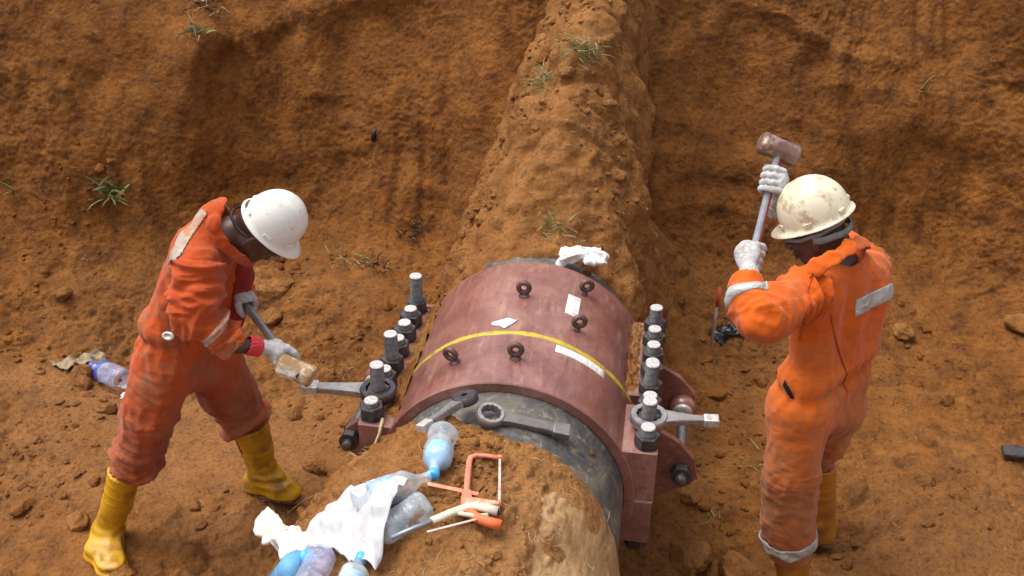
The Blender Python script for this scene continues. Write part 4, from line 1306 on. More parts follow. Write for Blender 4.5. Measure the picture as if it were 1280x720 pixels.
def left_worker():
    root = empty('person', (-1.33, .15, FLOOR), 'person bending over a hammer, white helmet, dirty orange coverall and yellow rubber boots', 'person')
    F, U = unit((.66, .15, -.74)), unit((.74, 0, .67))
    lo, hi = (-1.95, -.45, -.60), (-.62, .85, 1.22)
    body(root, L_SKIN, L_HEAD, F, U, lo, hi)
    cc = np.array(L_COLLAR); cax = unit((.93, .0, .30))
    def extra(g):
        g.cone(cc-cax*.035+np.array([.03, 0, .02]), cc+cax*.20, .064, .110, .012, 's')       # open neck
        g.band(cc-cax*.052, cax, .078, .088, .050, .0065, .022, ecc=1.08, side=(0, 0, 1))
        for (x, y) in zip(L_ROLL[:-1], L_ROLL[1:]): g.cone(x, y, .027, .027, .010, flat=(mid(x, y)-cc-cax*.04, .34))
        for (p, q, r) in ((L_COV[3][1], L_COV[3][0], .078), (L_COV[5][1], L_COV[5][0], .056)):
            d = unit(np.array(q)-np.array(p)); g.cone(np.array(p)-d*.12, np.array(p)-d*.052, r*.93, r*.90, .004, 's'); 
        d = unit(np.array(L_ARM[1][1])-np.array(L_ARM[1][0])); e = np.array(L_ARM[1][1])
        g.cone(e+d*.045, e+d*.09, .038, .045, .004, 's')
        g.band(e+d*.012, d, .050, .054, .036, .004, .006)
    e0 = 0
    sh = mid(L_ARM[0][0], L_COV[10][0]); e1 = np.array(L_ARM[1][1]); da = unit(e1-np.array(L_ARM[1][0]))
    stripes = [('reflective_stripe', P_LS, N_LS, .020, .115, [((P_LS), V_LS)]),
               ('reflective_stripe', e1-da*.045, da, .013, .075, [])]
    coverall(root, 'coverall', L_COV, L_ARM, LEFT_LIMBS, M_covL, lo, hi, extra, stripes, M_refld, 3,
             gather=(mid(L_COV[6][0], L_COV[7][0]), (.15, 0, 1), .0045, .05), neck=L_COLLAR)
    o, (f, l, u) = helmet(root, np.array(L_HELM), F, U, M_helmL, .106, .093, .130, .035)
    strap_ring(root, 'head_strap', np.array(L_HEAD), U, F, .100, .083, .036, .056, M_black, .004)
    strap_ring(root, 'nape_strap', np.array(L_HEAD), U, F, .112, .084, .006, .020, M_black, .004, tilt=.022, arc=(110, 250))
    g = SDF(lo, hi, .0065)
    for a, b, ra, rb, k in L_FRONT: g.cone(a, b, ra, rb, k)
    V, Fq = g.mesh(); V = relax(V, Fq, 2); N = vnormals(V, Fq)
    to_obj('open_front_panel', V+N*(.006*pn3(V, 12, 4)+.003*pn3(V, 26, 5))[:, None], Fq, M_frontshade, root)  # open front of the coverall, its shade painted in as dark red
    # gloves
    H0, H1 = np.array(L_HAM0), np.array(L_HAM1); hd = unit(H1-H0)
    t1 = (np.array(L_HAND1)-H0)@hd; P1 = H0+hd*t1
    glove(root, P1, hd, np.array(L_WR1)-P1+np.array([0, -.03, .01]), np.array(L_WR1)+np.array([.008, 0, 0]), .0165, cuff=M_redcuff)
    P2 = H0+hd*.035
    glove(root, P2, hd, (-.25, .6, .75), P2+np.array([-.045, .055, .045]), .0165, cuff=M_redcuff, thumb_sgn=-1)
    boot(root, BOOT_L_NEAR, (.062, .056, .056), (-1.655, -.030, -.548), (-1.462, -.165, -.552), M_boot)
    boot(root, BOOT_L_FAR, (.078, .062, .056), (-1.185, .425, -.532), (-.925, .385, -.545), M_boot)
    cl = bpy.data.objects.new('mud_clod', clod_mesh(91, 4, 'mud_clod', .6, .050)); COL.objects.link(cl); keep(cl, root); cl.location = (-1.475, -.150, -.505)
    # snap on the hip
    m = MB(); m.lathe([(.017, 0), (.022, .004), (.018, .009), (.012, .009), (.010, .005), (.0001, .005)], 20, frame(np.array(L_CLIP), (-.1, -.9, .42), (1, 0, 0)) @ Matrix.Diagonal((1.15, .75, 1, 1)))
    keep(m.build('hip_snap', M_button), root)
    sledge('sledgehammer', 'tan muddy sledgehammer with a grey handle held low by the bending man', H0-hd*.02, H1, unit((.86, -.06, -.30)), .066, .038, M_pipehandle, M_tanhead, .0155)

def right_worker():
    root = empty('person', (1.15, .36, FLOOR), 'person swinging a hammer overhead, cream helmet, bright orange coverall with silver back stripe', 'person')
    F, U = unit((-.80, .24, -.46)), unit((-.30, .05, .95))
    lo, hi = (.66, -.22, -.62), (1.52, 1.02, 1.32)
    body(root, R_SKIN, R_HEAD, F, U, lo, hi)
    cc = np.array(R_COLLAR); cax = unit((-.22, -.02, .97))
    def extra(g):
        g.cone(cc+cax*.015, cc+cax*.16, .064, .105, .01, 's')
        g.band(cc-cax*.01, cax, .080, .090, .052, .0050, .01, ecc=1.15, side=(.6, .8, 0))
        for (x, y) in zip(R_ROLL[:-1], R_ROLL[1:]): g.cone(x, y, .029, .029, .010, flat=(mid(x, y)-cc+cax*.02, .34))
        for (p, q, r) in ((R_COV[4][1], R_COV[3][0], .075),):
            d = unit(np.array(q)-np.array(p)); g.cone(np.array(p)-d*.14, np.array(p)-d*.060, r*.93, r*.90, .004, 's')
        for e, s0, r in ((R_ARM[2][1], R_ARM[2][0], .030), (R_ARM[4][1], R_ARM[4][0], .030)):
            d = unit(np.array(e)-np.array(s0)); g.cone(np.array(e)+d*.036, np.array(e)+d*.08, r, r+.01, .003, 's')
    a0, a1 = np.array(R_ARM[1][1]), np.array(R_ARM[2][1]); dl = unit(a1-np.array(R_ARM[1][0]))
    leg = np.array(R_COV[3][1]); dleg = unit(np.array(R_COV[3][1])-np.array(R_COV[3][0]))
    stripes = [('reflective_stripe', P_RB, N_RB, .024, .20, [(P_RB-V_RB*.09, V_RB), (P_RB-np.array([.100, .0, 0]), unit((1, .1, 0)))]),
               ('reflective_stripe', mid(R_ARM[1][1], R_ARM[1][0], .10), dl, .020, .072, []),
               ('reflective_stripe', leg+np.array([0, 0, .012]), unit((-.16, 0, 1)), .026, .13, []),
               ('pocket_opening', P_POCK, unit((.93, .30, .20)), .0075, .044, [], M_dark),
               ('back_seam', P_SEAM1, N_SEAM1, .0022, .21, [(P_SEAM1-V_RB*.12, V_RB)], M_seamR),
               ('shoulder_seam', P_SEAM2, N_SEAM2, .0021, .13, [(P_SEAM2-V_RB*.12, V_RB)], M_seamR)]
    coverall(root, 'coverall', R_COV, R_ARM, RIGHT_LIMBS, M_covR, lo, hi, extra, stripes, M_refl, 11,
             gather=(mid(R_COV[7][0], R_COV[8][0]), (0, 0, 1), .0045, .045), amp=.95, neck=R_COLLAR)
    helmet(root, np.array(R_HELM)+U*.006, F, U, M_helmR, .119, .100, .126, .032)
    strap_ring(root, 'helmet_cradle', np.array(R_HEAD), U, F, .104, .088, .034, .060, M_susp, .004)
    strap_ring(root, 'nape_strap', np.array(R_HEAD), U, F, .116, .088, -.004, .022, M_greyband, .005, tilt=.020, arc=(95, 265))
    strap_ring(root, 'goggle_strap', np.array(R_HEAD), U, F, .106, .086, .014, .030, M_greyband, .004, tilt=-.006)
    # goggles lens at the front
    Lv = np.cross(U, F)
    strap_ring(root, 'safety_glasses', np.array(R_HEAD)+F*.008, U, F, .098, .075, .002, .034, M_black, .004, arc=(-62, 62))
    H0, H1 = np.array(R_HAM0), np.array(R_HAM1); hd = unit(H1-H0)
    P1 = H0+hd*((np.array(R_HAND1)-H0)@hd)
    glove(root, P1, hd, (-.35, -.80, -.25), np.array(R_WR1)+np.array([0, 0, .006]), .0165, cuff=M_glove)
    P2 = H0+hd*((np.array(R_HAND2)-H0)@hd)
    glove(root, P2, hd, (.55, -.20, -.1), np.array(R_WR2), .0165, cuff=M_glove, thumb_sgn=-1)
    z0 = FLOOR-.015
    boot(root, BOOT_R_NEAR, (.068, .060, .055), (1.155, .225, z0), (.955, .050, z0), M_bootR)
    boot(root, BOOT_R_FAR, (.056, .052, .050), (1.275, .505, z0-.005), (1.045, .630, z0-.005), M_bootR)
    global HANDLE_SLOPE, HANDLE_OFF
    v = Vector(H1-H0); sl = v.x/v.z
    HANDLE_SLOPE = -sl*.963; HANDLE_OFF = .963*float(H0[0]-sl*H0[2])+.004
    sledge('sledgehammer', 'brown headed sledgehammer with grey and red handle raised above the cream helmet', H0-hd*.03, H1, unit((.86, .10, -.36)), .072, .037, duo_handle(), M_copperhead, .0155)

left_worker()
right_worker()

# ------------------------------------------------------------------ litter, saws, bottles and other small things
from mathutils.bvhtree import BVHTree
def bvh_of(P):
    nv, nu = P.shape[:2]
    return BVHTree.FromPolygons([tuple(v) for v in P.reshape(-1, 3)], grid_faces(nv, nu).tolist())
# coarse copies are enough to rest things on
BV_M = bvh_of(MP[::3, ::3]); BV_R = bvh_of(RP[::3, ::3])
_gs = GP[60:, 46:-46]; BV_G = bvh_of(_gs[::3, ::3])
def rest(x, y, which=None, z0=3.0):
    """height of the surface below (x, y)"""
    best = -9
    for bv in ((BV_M, BV_R, BV_G) if which is None else (which,)):
        h = bv.ray_cast(Vector((x, y, z0)), Vector((0, 0, -1)))
        if h[0] is not None: best = max(best, h[0].z)
    if (x*x < .42**2) and which is None: best = max(best, math.sqrt(max(0, .42**2-x*x)))
    return best
def rest_n(x, y):
    a, b, c = rest(x, y), rest(x+.03, y), rest(x, y+.03)
    return Vector((a-b, a-c, .03)).normalized()

def pet_mat(name, tint, alpha, liquid=False):
    t = NT(name); n = t.noise(18, 4, .6)
    c = t.ramp(n, [(.35, tuple(x*.80 for x in tint)), (.65, tint)])
    m = t.fin(c, .10, 0.0, t.bump(t.noise(30, 4, .6), .5, .004), Specular_IOR_Level=.6)
    lw = t.n('ShaderNodeLayerWeight', Blend=.35)
    a = t.math('ADD', t.math('MULTIPLY', lw.outputs['Facing'], .35), alpha)
    a = t.math('MINIMUM', t.math('ADD', a, t.ramp(n, [(.45, 0.0), (.7, .25)])), 1.0)
    t.l(a, t.b.inputs['Alpha']); return m
M_petclear = pet_mat('clear_pale_blue_plastic', (.70, .82, .90), .22)
M_petblue = pet_mat('blue_tinted_plastic', (.18, .52, .88), .42)
M_petviolet = pet_mat('violet_tinted_plastic', (.62, .64, .88), .25)
M_water = simple('blue_cap_plastic', (.08, .42, .85), .35, var=.1)
M_lab = simple('blue_printed_wrapper', (.32, .46, .78), .4, var=.35, scale=30, dirt=((.75, .78, .88), .5, .56, 22))
M_labdark = simple('deep_blue_wrapper', (.06, .12, .55), .4, var=.3, scale=30)
M_liquid = pet_mat('blue_liquid', (.22, .58, .92), .75)

def wall_at(x, z):
    """point of the pit wall at height z"""
    h = BV_G.ray_cast(Vector((x, 1.2, z)), Vector((0, 1, 0)))
    return h[0].y if h[0] is not None else 2.6
def bottle(label, base, top, r, mat, cap=None, ribs=6, waist=None, wrapper=None, liquid=None, crush=.06, open_base=False, group='empty drink bottles', seed=0):
    """lies between base centre and mouth"""
    base = Vector(base); top = Vector(top); L = (top-base).length
    root = empty('plastic_bottle', base, label, 'bottle', group)
    M = frame((0, 0, 0), top-base)
    def R(u):
        if u < .04: k = .80+.20*(u/.04)
        elif u < .66: k = 1.0
        elif u < .88: s = (u-.66)/.22; k = 1-.66*(s*s*(3-2*s))
        else: k = .34
        if u < .64 and ribs: k *= 1-.035*(.5-.5*math.cos(2*math.pi*ribs*u/.64))
        if waist: k *= 1-waist[1]*math.exp(-((u-waist[0])/.075)**2)
        return k*r
    n = 40; m = 64; vs = []
    for j in range(m+1):
        u = j/m; rr = R(u)
        for i in range(n):
            a = 2*math.pi*i/n
            d = crush*(math.sin(a*2+u*5+seed)*.6+math.sin(a*3-u*9+seed*2)*.4)*min(1, (1-u)*4)
            vs.append((rr*math.cos(a)*(1+d), rr*math.sin(a)*(1-d), u*L))
    fs = [(j*n+i, j*n+(i+1) % n, (j+1)*n+(i+1) % n, (j+1)*n+i) for j in range(m) for i in range(n)]
    if not open_base:
        b0 = len(vs)
        for i in range(n):
            a = 2*math.pi*i/n; k = .45*(1+.18*math.cos(a*5)); vs.append((r*k*math.cos(a), r*k*math.sin(a), .012))
        vs.append((0, 0, .018))
        fs += [(i, (i+1) % n, b0+(i+1) % n, b0+i) for i in range(n)]+[(b0+i, b0+(i+1) % n, b0+n) for i in range(n)]
    q = MB(); q.add([M @ Vector(v) for v in vs], fs, True); q.build('bottle_shell', mat, root)
    if cap is not None:
        q = MB(); rc = .40*r; n2 = 30
        q.lathe([(.0001, L+.012), (rc*.86, L+.012), (rc, L+.008), (rc, L-.010), (rc*.95, L-.012)][::-1], n2, M, wob=lambda a, z: .03*(1 if int(a*15/3.1416) % 2 else 0)); q.build('cap', cap, root)
    if wrapper is not None:
        u0, u1, wm = wrapper; q = MB(); prof = []
        for j in range(9):
            u = u0+(u1-u0)*j/8; prof.append((max(R(u), r*.99)+.0008, u*L))
        vs = []; 
        for (rr, z) in prof:
            for i in range(n):
                a = 2*math.pi*i/n; u = z/L; d = crush*(math.sin(a*2+u*5+seed)*.6+math.sin(a*3-u*9+seed*2)*.4)
                vs.append((rr*math.cos(a)*(1+d), rr*math.sin(a)*(1-d), z))
        q.add([M @ Vector(v) for v in vs], [(j*n+i, j*n+(i+1) % n, (j+1)*n+(i+1) % n, (j+1)*n+i) for j in range(8) for i in range(n)], True); q.build('wrapper', wm, root)
    if liquid:
        u0, u1 = liquid; q = MB(); prof = [(.0001, u0*L)]
        for j in range(12): u = u0+(u1-u0)*j/11; prof.append((R(u)*.86, u*L))
        prof.append((.0001, u1*L)); q.lathe(prof, 20, M); q.build('liquid', M_liquid, root)
    return root

def on(x, y, h): return (x, y, rest(x, y)+h)
bottle('hourglass clear bottle with blue liquid lying with its base towards the clamp', (-.142, -.318, .490), (-.130, -.520, .492), .046, M_petclear, M_water, ribs=0, waist=(.28, .28), liquid=(.42, .84), seed=1)
bottle('clear bottle with a pale blue wrapper lying between bag and hourglass bottle', (-.335, -.655, .475), (-.135, -.535, .500), .043, M_petclear, None, ribs=7, wrapper=(.22, .52, M_lab), seed=2)
bottle('clear ribbed bottle half under the white bag, base towards the saws', (-.118, -.660, .508), (-.262, -.800, .468), .044, M_petclear, None, ribs=8, seed=3, crush=.12)
bottle('bright blue bottle with round blue cap at the bottom frame edge', (-.575, -.700, .130), (-.436, -.790, .381), .054, M_petblue, M_water, ribs=6, seed=4, liquid=(.1, .66), wrapper=(.04, .25, M_labdark))
bottle('violet tinted bottle seen base first below the white bag', (-.395, -.765, .385), (-.415, -.985, .35), .043, M_petviolet, None, ribs=7, seed=5)
bottle('blue bottle neck poking out below the bag corner', (-.275, -.985, .43), (-.262, -.835, .450), .040, M_petclear, M_water, ribs=6, seed=6, liquid=(.1, .6))
bx, by = -2.13, 1.075
bottle('crushed violet bottle lying on the floor behind the bending man', (-2.045, 1.055, rest(bx, by)+.055), (-2.25, 1.135, rest(bx, by)+.062), .055, M_petviolet, M_labdark, ribs=9, wrapper=(.60, .70, M_labdark), crush=.10, seed=7, open_base=True, group=None)

# white carrier bag draped over the bottles
def sheet(name, label, cat, corners, nx, ny, h, mat, seed, amp=.02, lift=.008, freq=9, thick=.0015, holes=None, bumps=()):
    """crumpled sheet: corners are four (x, y) around; rests on what is below"""
    c = [np.array(p, float) for p in corners]; vs = []
    for j in range(ny+1):
        for i in range(nx+1):
            u, v = i/nx, j/ny
            e = .05*math.sin(u*9+seed)+.04*math.sin(v*13+seed*2)
            uu, vv = u+e*(u*(1-u))*2, v+e*(v*(1-v))*2
            p = (c[0]*(1-uu)+c[1]*uu)*(1-vv)+(c[3]*(1-uu)+c[2]*uu)*vv
            s = math.hypot(c[1][0]-c[0][0], c[1][1]-c[0][1])
            jx = .06*s*(pn2(np.array([u*5.0]), np.array([v*5.0]), seed+5)[0])*(1 if (i in (0, nx) or j in (0, ny)) else .3)
            vs.append((p[0]+jx, p[1]+jx*.6, 0))
    V = np.array(vs); X = np.stack([V[:, 0], V[:, 1], np.full(len(V), seed*1.7)], 1)
    n = (1-2*np.abs(pn3(X, freq, seed)))*amp+(1-2*np.abs(pn3(X, freq*2.3, seed+1)))*amp*.45+pn3(X, freq*5, seed+2)*amp*.2
    V[:, 2] = [rest(x, y) for x, y in V[:, :2]]
    for (cx, cy, r, hh) in bumps: V[:, 2] += hh*np.exp(-((V[:, 0]-cx)**2+(V[:, 1]-cy)**2)/r**2)
    V[:, 2] += lift+np.maximum(n+amp*.3, 0)
    o = mesh_np(name, V, grid_faces(ny+1, nx+1), mat)
    s = o.modifiers.new('thickness', 'SOLIDIFY'); s.thickness = thick
    tag(o, label, cat); return o
M_bag = simple('white_thin_plastic_film', (.80, .81, .83), .32, var=.05, scale=20)
nt = M_bag.node_tree; nt.nodes['Principled BSDF'].inputs['Transmission Weight'].default_value = .25; nt.nodes['Principled BSDF'].inputs['Alpha'].default_value = .86
sheet('plastic_bag', 'crumpled white plastic bag spread over the bottles on the mound', 'plastic bag', [(-.400, -.455), (-.185, -.585), (-.215, -.880), (-.560, -.620)], 90, 80, 0, M_bag, 3, .013, .014, 8, bumps=((-.24, -.64, .10, .075), (-.20, -.74, .09, .075), (-.38, -.66, .09, .03)))
M_clothw = simple('soft_white_rag', (.80, .80, .79), .85, var=.12, scale=30, bumpd=.003, dirt=((.55, .42, .32), .62, .74, 14))
M_ragtan = simple('muddy_tan_rag', (.36, .27, .17), .9, var=.4, scale=20, bumpd=.003, dirt=((.14, .10, .06), .48, .6, 12))
M_gloveold = simple('soiled_white_work_glove', (.78, .74, .68), .9, var=.12, scale=40, bumpd=.003, dirt=((.62, .38, .14), .52, .66, 12))

def loose_glove(name, label, c, d, mat, size=1.0, crump=1.0):
    """empty work glove lying on the ground: palm, four fingers, thumb, open cuff"""
    c = np.array(c, float); d = np.array([d[0], d[1], d[2] if len(d) > 2 else 0]); d /= np.linalg.norm(d); up = np.array([0, 0, 1.0]); s = np.cross(up, d); s /= np.linalg.norm(s); up = np.cross(d, s)
    g = SDF(c-.17*size, c+.17*size, .004)
    z = size
    g.cone(c-d*.05*z, c+d*.02*z, .036*z, .040*z, .02, flat=(up, .5)); g.cone(c-d*.09*z, c-d*.05*z, .040*z, .034*z, .02, flat=(up, .55))
    for i, o in enumerate((-.030, -.010, .010, .030)):
        b = c+d*.02*z+s*o*z; e = b+d*(.055, .068, .064, .048)[i]*z+s*o*.5*z-up*.012*z+up*(.014, -.004, .012, -.010)[i]*z
        m = (b+e)/2+up*.012*z; g.cone(b, m, .0125*z, .0120*z, .006, flat=(up, .8)); g.cone(m, e, .0120*z, .0105*z, .004, flat=(up, .8))
    b = c-s*.028*z-d*.02*z; g.cone(b, b-s*.03*z+d*.035*z, .014*z, .011*z, .008, flat=(up, .8))
    V, F = g.mesh(); V = relax(V, F, 1); N = vnormals(V, F)
    V = V+N*(crump*(.006*size*(1-2*np.abs(pn3(V, 24, 3)))+.0035*(1-2*np.abs(pn3(V, 48, 4)))))[:, None]; V = V+np.stack([pn3(V, 14, 5), pn3(V, 14, 6), .6*pn3(V, 14, 7)], 1)*.014*crump
    o = mesh_np(name, V, F, mat); tag(o, label, 'glove'); return o
loose_glove('work_glove', 'soiled white glove dangling off the left edge of the mound', (-.640, -.500, .165), (.75, -.60, .05), M_gloveold, .85, 1.7)
loose_glove('work_glove', 'white glove crumpled between the bag and the blue bottle', (-.545, -.600, .232), (.75, -.45, .25), M_gloveold, .75, 1.9)
loose_glove('work_glove', 'white glove lying on top of the clamp rear edge', (.165, .905, .462), (-.98, -.05, .05), M_clothw, .9, 2.2)
loose_glove('work_glove', 'small white glove on the floor beside the violet bottle', (-1.985, 1.005, rest(-1.985, 1.005)+.03), (-.15, -.8, .3), M_clothw, .62)
sheet('rag', 'crumpled muddy tan rag on the floor at far left', 'rag', [(-2.47, 1.12), (-2.34, 1.07), (-2.22, 1.24), (-2.30, 1.30)], 44, 40, 0, M_ragtan, 5, .030, .006, 8)
M_blackcloth = simple('black_torn_plastic', (.012, .012, .016), .35)
sheet('black_plastic_scrap', 'torn black plastic scrap on the floor behind the clamp', 'scrap', [(.76, 1.84), (.84, 1.79), (.98, 1.83), (.87, 1.90)], 30, 24, 0, M_blackcloth, 8, .018, .004, 12)

# saws
M_orangeframe = simple('worn_orange_enamel', (.72, .22, .12), .45, var=.2, scale=25, dirt=((.66, .42, .30), .54, .66, 20))
M_cream = simple('cream_plastic_grip', (.66, .61, .46), .5, var=.15, scale=22, dirt=((.36, .22, .10), .56, .7, 22))
M_bluesteel = simple('blue_grey_tube_steel', (.30, .34, .40), .35, .6, var=.3, scale=30)
M_blade = simple('pale_saw_blade', (.66, .58, .54), .45, .3, var=.25, scale=40, dirt=((.70, .28, .18), .52, .62, 12))
def hacksaw(name, label, M, frame_mat, grip_mat, cat='hacksaw'):
    root = empty(name, M.translation, label, cat); M = Matrix.Translation(-M.translation) @ M
    return root, M
def orange_saw():
    # local frame: X to the right, Y away up the mound, both lying in the soil surface; sizes in metres
    o = Vector((-.014, -.618, .507)); X = Vector((.985, .13, -.05)).normalized(); Y = Vector((-.15, .97, -.10)).normalized(); Z = X.cross(Y).normalized()
    M = Matrix(((X.x, Y.x, Z.x), (X.y, Y.y, Z.y), (X.z, Y.z, Z.z))).to_4x4()
    root = empty('hacksaw', o, 'orange framed hacksaw lying open side towards the pipe', 'hacksaw')
    def W(p): return M @ Vector(p)
    q = MB(); pts = [(0, .0, 0), (.001, .09, 0), (.003, .175, 0), (.007, .200, 0), (.022, .213, 0), (.05, .214, 0), (.094, .206, 0)]
    q.tube([W(p) for p in pts], [.0092, .0092, .0092, .0092, .0088, .0082, .0076], 10, squash=.72, up=Z); q.build('frame', frame_m, root)
    q = MB(); q.box((.087, .200, -.007), (.100, .214, .007), .003, M); q.box((.0885, -.022, -.006), (.0995, -.006, .006), .003, M); q.build('blade_holder', frame_m, root)
    q = MB(); q.box((.0905, -.014, -.0012), (.0975, .206, .0012), 0, M); q.build('blade', M_blade, root)
    q = MB(); q.prism([(-.012, .03), (.011, .03), (.014, -.005), (.055, -.012), (.096, -.020), (.096, -.034), (.050, -.036), (.026, -.044), (.012, -.062), (-.010, -.062), (-.014, -.02)], -.009, .009, M, .003); q.build('handle_bracket', frame_m, root)
    q = MB(); q.tube([W((-.002, -.045, -.004)), W((.030, -.078, -.006)), W((.062, -.092, -.008)), W((.100, -.104, -.008))], [.013, .0145, .0145, .0150], 14); q.build('grip', grip_m, root)
frame_m = M_orangeframe; grip_m = simple('bright_orange_grip', (.78, .16, .05), .5, var=.15)
orange_saw()
def cream_saw():
    o = Vector((.030, -.690, .512)); X = Vector((.985, .06, -.06)).normalized(); Y = Vector((.02, .96, -.10)).normalized(); Z = X.cross(Y).normalized()
    M = Matrix(((X.x, Y.x, Z.x), (X.y, Y.y, Z.y), (X.z, Y.z, Z.z))).to_4x4()
    root = empty('hacksaw', o, 'hacksaw with cream pistol grip lying below the orange saw', 'hacksaw')
    def W(p): return M @ Vector(p)
    q = MB(); q.tube([W(p) for p in ((.055, .022, .006), (.020, .030, .006), (-.012, .034, .006), (-.035, .026, .004), (-.070, -.002, .002), (-.115, -.045, 0))], [.0150, .0152, .0150, .0125, .0125, .0120], 14, squash=.85, up=Z)
    q.tube([W(p) for p in ((-.060, .002, .001), (-.030, -.002, .001), (.000, -.004, .001), (.030, .004, .001))], [.0070, .0065, .0070, .0085], 10); q.build('grip', M_cream, root)
    q = MB(); q.lathe([(.0120, 0), (.0120, .003), (.0001, .001)], 14, frame(W((.0545, .022, .006)), X)); q.build('grip_socket', M_dark, root)
    q = MB(); q.tube([W((-.105, -.036, 0)), W((-.145, -.070, -.003)), W((-.205, -.122, -.010))], .0066, 10); q.build('tube_frame', M_bluesteel, root)
    q = MB(); q.box((-.165, -.0035, -.001), (0, .0035, .001), 0, frame(W((.016, -.006, 0)), Z, (M @ Vector((.88, .58, 0))))); q.build('blade', M_blade, root)
cream_saw()
q = MB(); Ms = frame((-.062, -.572, .492), (.0, -.1, 1), (.95, -.12, .02)); q.box((-.078, -.0065, -.002), (.078, .0065, .002), .001, Ms)
o = q.build('saw_frame_bar', M_orangeframe); tag(o, 'thin orange steel bar between the hourglass bottle and the orange saw', 'metal bar')
q = MB(); Ms = frame((-.330, -.505, rest(-.330, -.505)+.008), (.0, -.1, 1), (.99, .08, .02)); q.box((-.050, -.006, -.002), (.050, .006, .002), .001, Ms)
o = q.build('saw_frame_bar', M_orangeframe); tag(o, 'short pinkish orange bar end lying behind the wrapped bottle', 'metal bar')

# stick and bar
_rz = rest(0.790, 1.775)
root = empty('marking_rod', (0.790, 1.775, _rz), 'thin red and white rod standing in the soil behind the raised elbow', 'rod')
q = MB(); q.tube([(0.790, 1.775, _rz-.03), (0.794, 1.790, -0.284), (0.799, 1.800, -0.174)], [.008, .008, .008], 8)
keep(q.build('rod', simple('worn_white_rod', (.62, .55, .52), .5)), root)
q = MB(); q.tube([(0.795, 1.791, -0.273), (0.799, 1.800, -0.169)], [.0092, .0092], 8); keep(q.build('red_tip', simple('faded_red_paint', (.55, .08, .05), .5)), root)
root = empty('steel_bar', (2.15, 1.10, rest(2.15, 1.1)), 'dark steel striking bar lying on the floor at the right frame edge', 'steel bar')
q = MB(); Ms = frame((2.085, 1.098, rest(2.085, 1.1)+.028), (0, -.15, 1), (1, .02, 0)); q.prism([(-.035, -.030), (.05, -.034), (.10, -.026), (.13, -.020), (.13, .020), (.10, .026), (.05, .034), (-.035, .030)], -.014, .014, Ms, .005); keep(q.build('flat_end', M_wrenchdark), root)
q = MB(); q.box((.129, -.019, -.012), (.52, .019, .012), .004, Ms); keep(q.build('shaft', M_wrenchdark), root)

# grass and roots
M_grass = simple('dusty_green_grass', (.20, .25, .09), .7, var=.35, scale=12)
M_straw = simple('dry_straw', (.44, .33, .17), .8, var=.3, scale=20)
M_root = simple('pale_root', (.52, .40, .22), .8, var=.25, scale=30)
def blade(q, p, d, L, w, rng, droop=.6, segs=5):
    p = Vector(p); d = Vector(d).normalized(); side = d.cross(Vector((rng.uniform(-1, 1), rng.uniform(-1, 1), .3))).normalized()
    vs = []; c = p.copy()
    for i in range(segs+1):
        t = i/segs; ww = w*(1-t**1.5)*.5+.0002
        vs += [c-side*ww, c+side*ww+d.cross(side)*ww*.3]
        d = (d+Vector((0, 0, -droop*t*.5))).normalized(); c = c+d*(L/segs)
    q.add(vs, [(i*2, i*2+1, i*2+3, i*2+2) for i in range(segs)], True)
def tuft(label, x, y, z, nrm, n, L, spread, seed, green=.7, w=.006, name='grass_tuft'):
    rng = random.Random(seed); root = empty(name, (x, y, z), label, 'grass')
    nrm = Vector(nrm).normalized()
    for mat, nm, cnt in ((M_grass, 'green_blades', int(n*green)), (M_straw, 'dry_blades', n-int(n*green))):
        q = MB()
        for i in range(cnt):
            o = Vector((rng.gauss(0, spread), rng.gauss(0, spread), rng.gauss(0, spread*.6))); o -= nrm*o.dot(nrm)
            d = nrm*rng.uniform(.3, 1.0)+Vector((rng.uniform(-1, 1), rng.uniform(-1, 1), rng.uniform(-.5, .8)))
            blade(q, Vector((x, y, z))+o-nrm*.004, d, L*rng.uniform(.5, 1.1), w*rng.uniform(.6, 1.2), rng, droop=rng.uniform(.1, .8))
        if cnt:
            ob = keep(q.build(nm, mat), root); ob['kind'] = 'stuff'
    return root
tuft('green grass sprig hanging on the left pit wall', -2.495, wall_at(-2.495, -.01)-.005, -.01, (.2, -.9, .3), 46, .15, .028, 1, .93, .015)
tuft('small green weed high on the left pit wall near the top edge', -2.072, wall_at(-2.072, .76)-.005, .76, (.2, -.7, .5), 16, .13, .02, 2, .8, .012)
tuft('thick tuft of drooping grass near the top of the earth ridge', .085, 1.70, rest(.085, 1.70, BV_R)-.005, (.1, -.6, .8), 110, .11, .036, 3, .7, .005)
tuft('grass tuft lower on the left shoulder of the ridge', -.075, 1.66, rest(-.075, 1.66, BV_R)-.005, (-.5, -.6, .6), 80, .09, .042, 4, .6, .005)
tuft('sparse green weed on the ridge face above the clamp', .047, 1.055, rest(.047, 1.055, BV_R)-.004, (-.1, -.8, .6), 60, .08, .05, 5, .75, .006)
tuft('low weed growing at the wall foot left of the bolts', -1.17, 2.02, rest(-1.17, 2.02), (0, -.6, .8), 40, .10, .06, 6, .6, .006)
tuft('single green sprig on the right pit wall', 1.805, wall_at(1.805, .53)-.005, .53, (.2, -.7, .6), 7, .14, .008, 7, .8, .010)
tuft('dry grass tuft on the floor beside the bright trousers', .987, .962, rest(.987, .962), (0, -.2, 1), 30, .10, .03, 8, .45, .004)
tuft('thin grass blades at the far left edge of the wall', -3.018, wall_at(-3.018, .0)-.005, .0, (.3, -.8, .4), 5, .10, .008, 9, 1.0, .009)
tuft('tiny weed on the floor under the overhanging flange', .80, .62, rest(.80, .62), (0, -.2, 1), 16, .07, .03, 10, .8, .005)
tuft('pale dry grass on the floor near the wrench handle', -1.02, 1.28, rest(-1.02, 1.28), (0, -.2, 1), 14, .06, .03, 12, .5, .004)
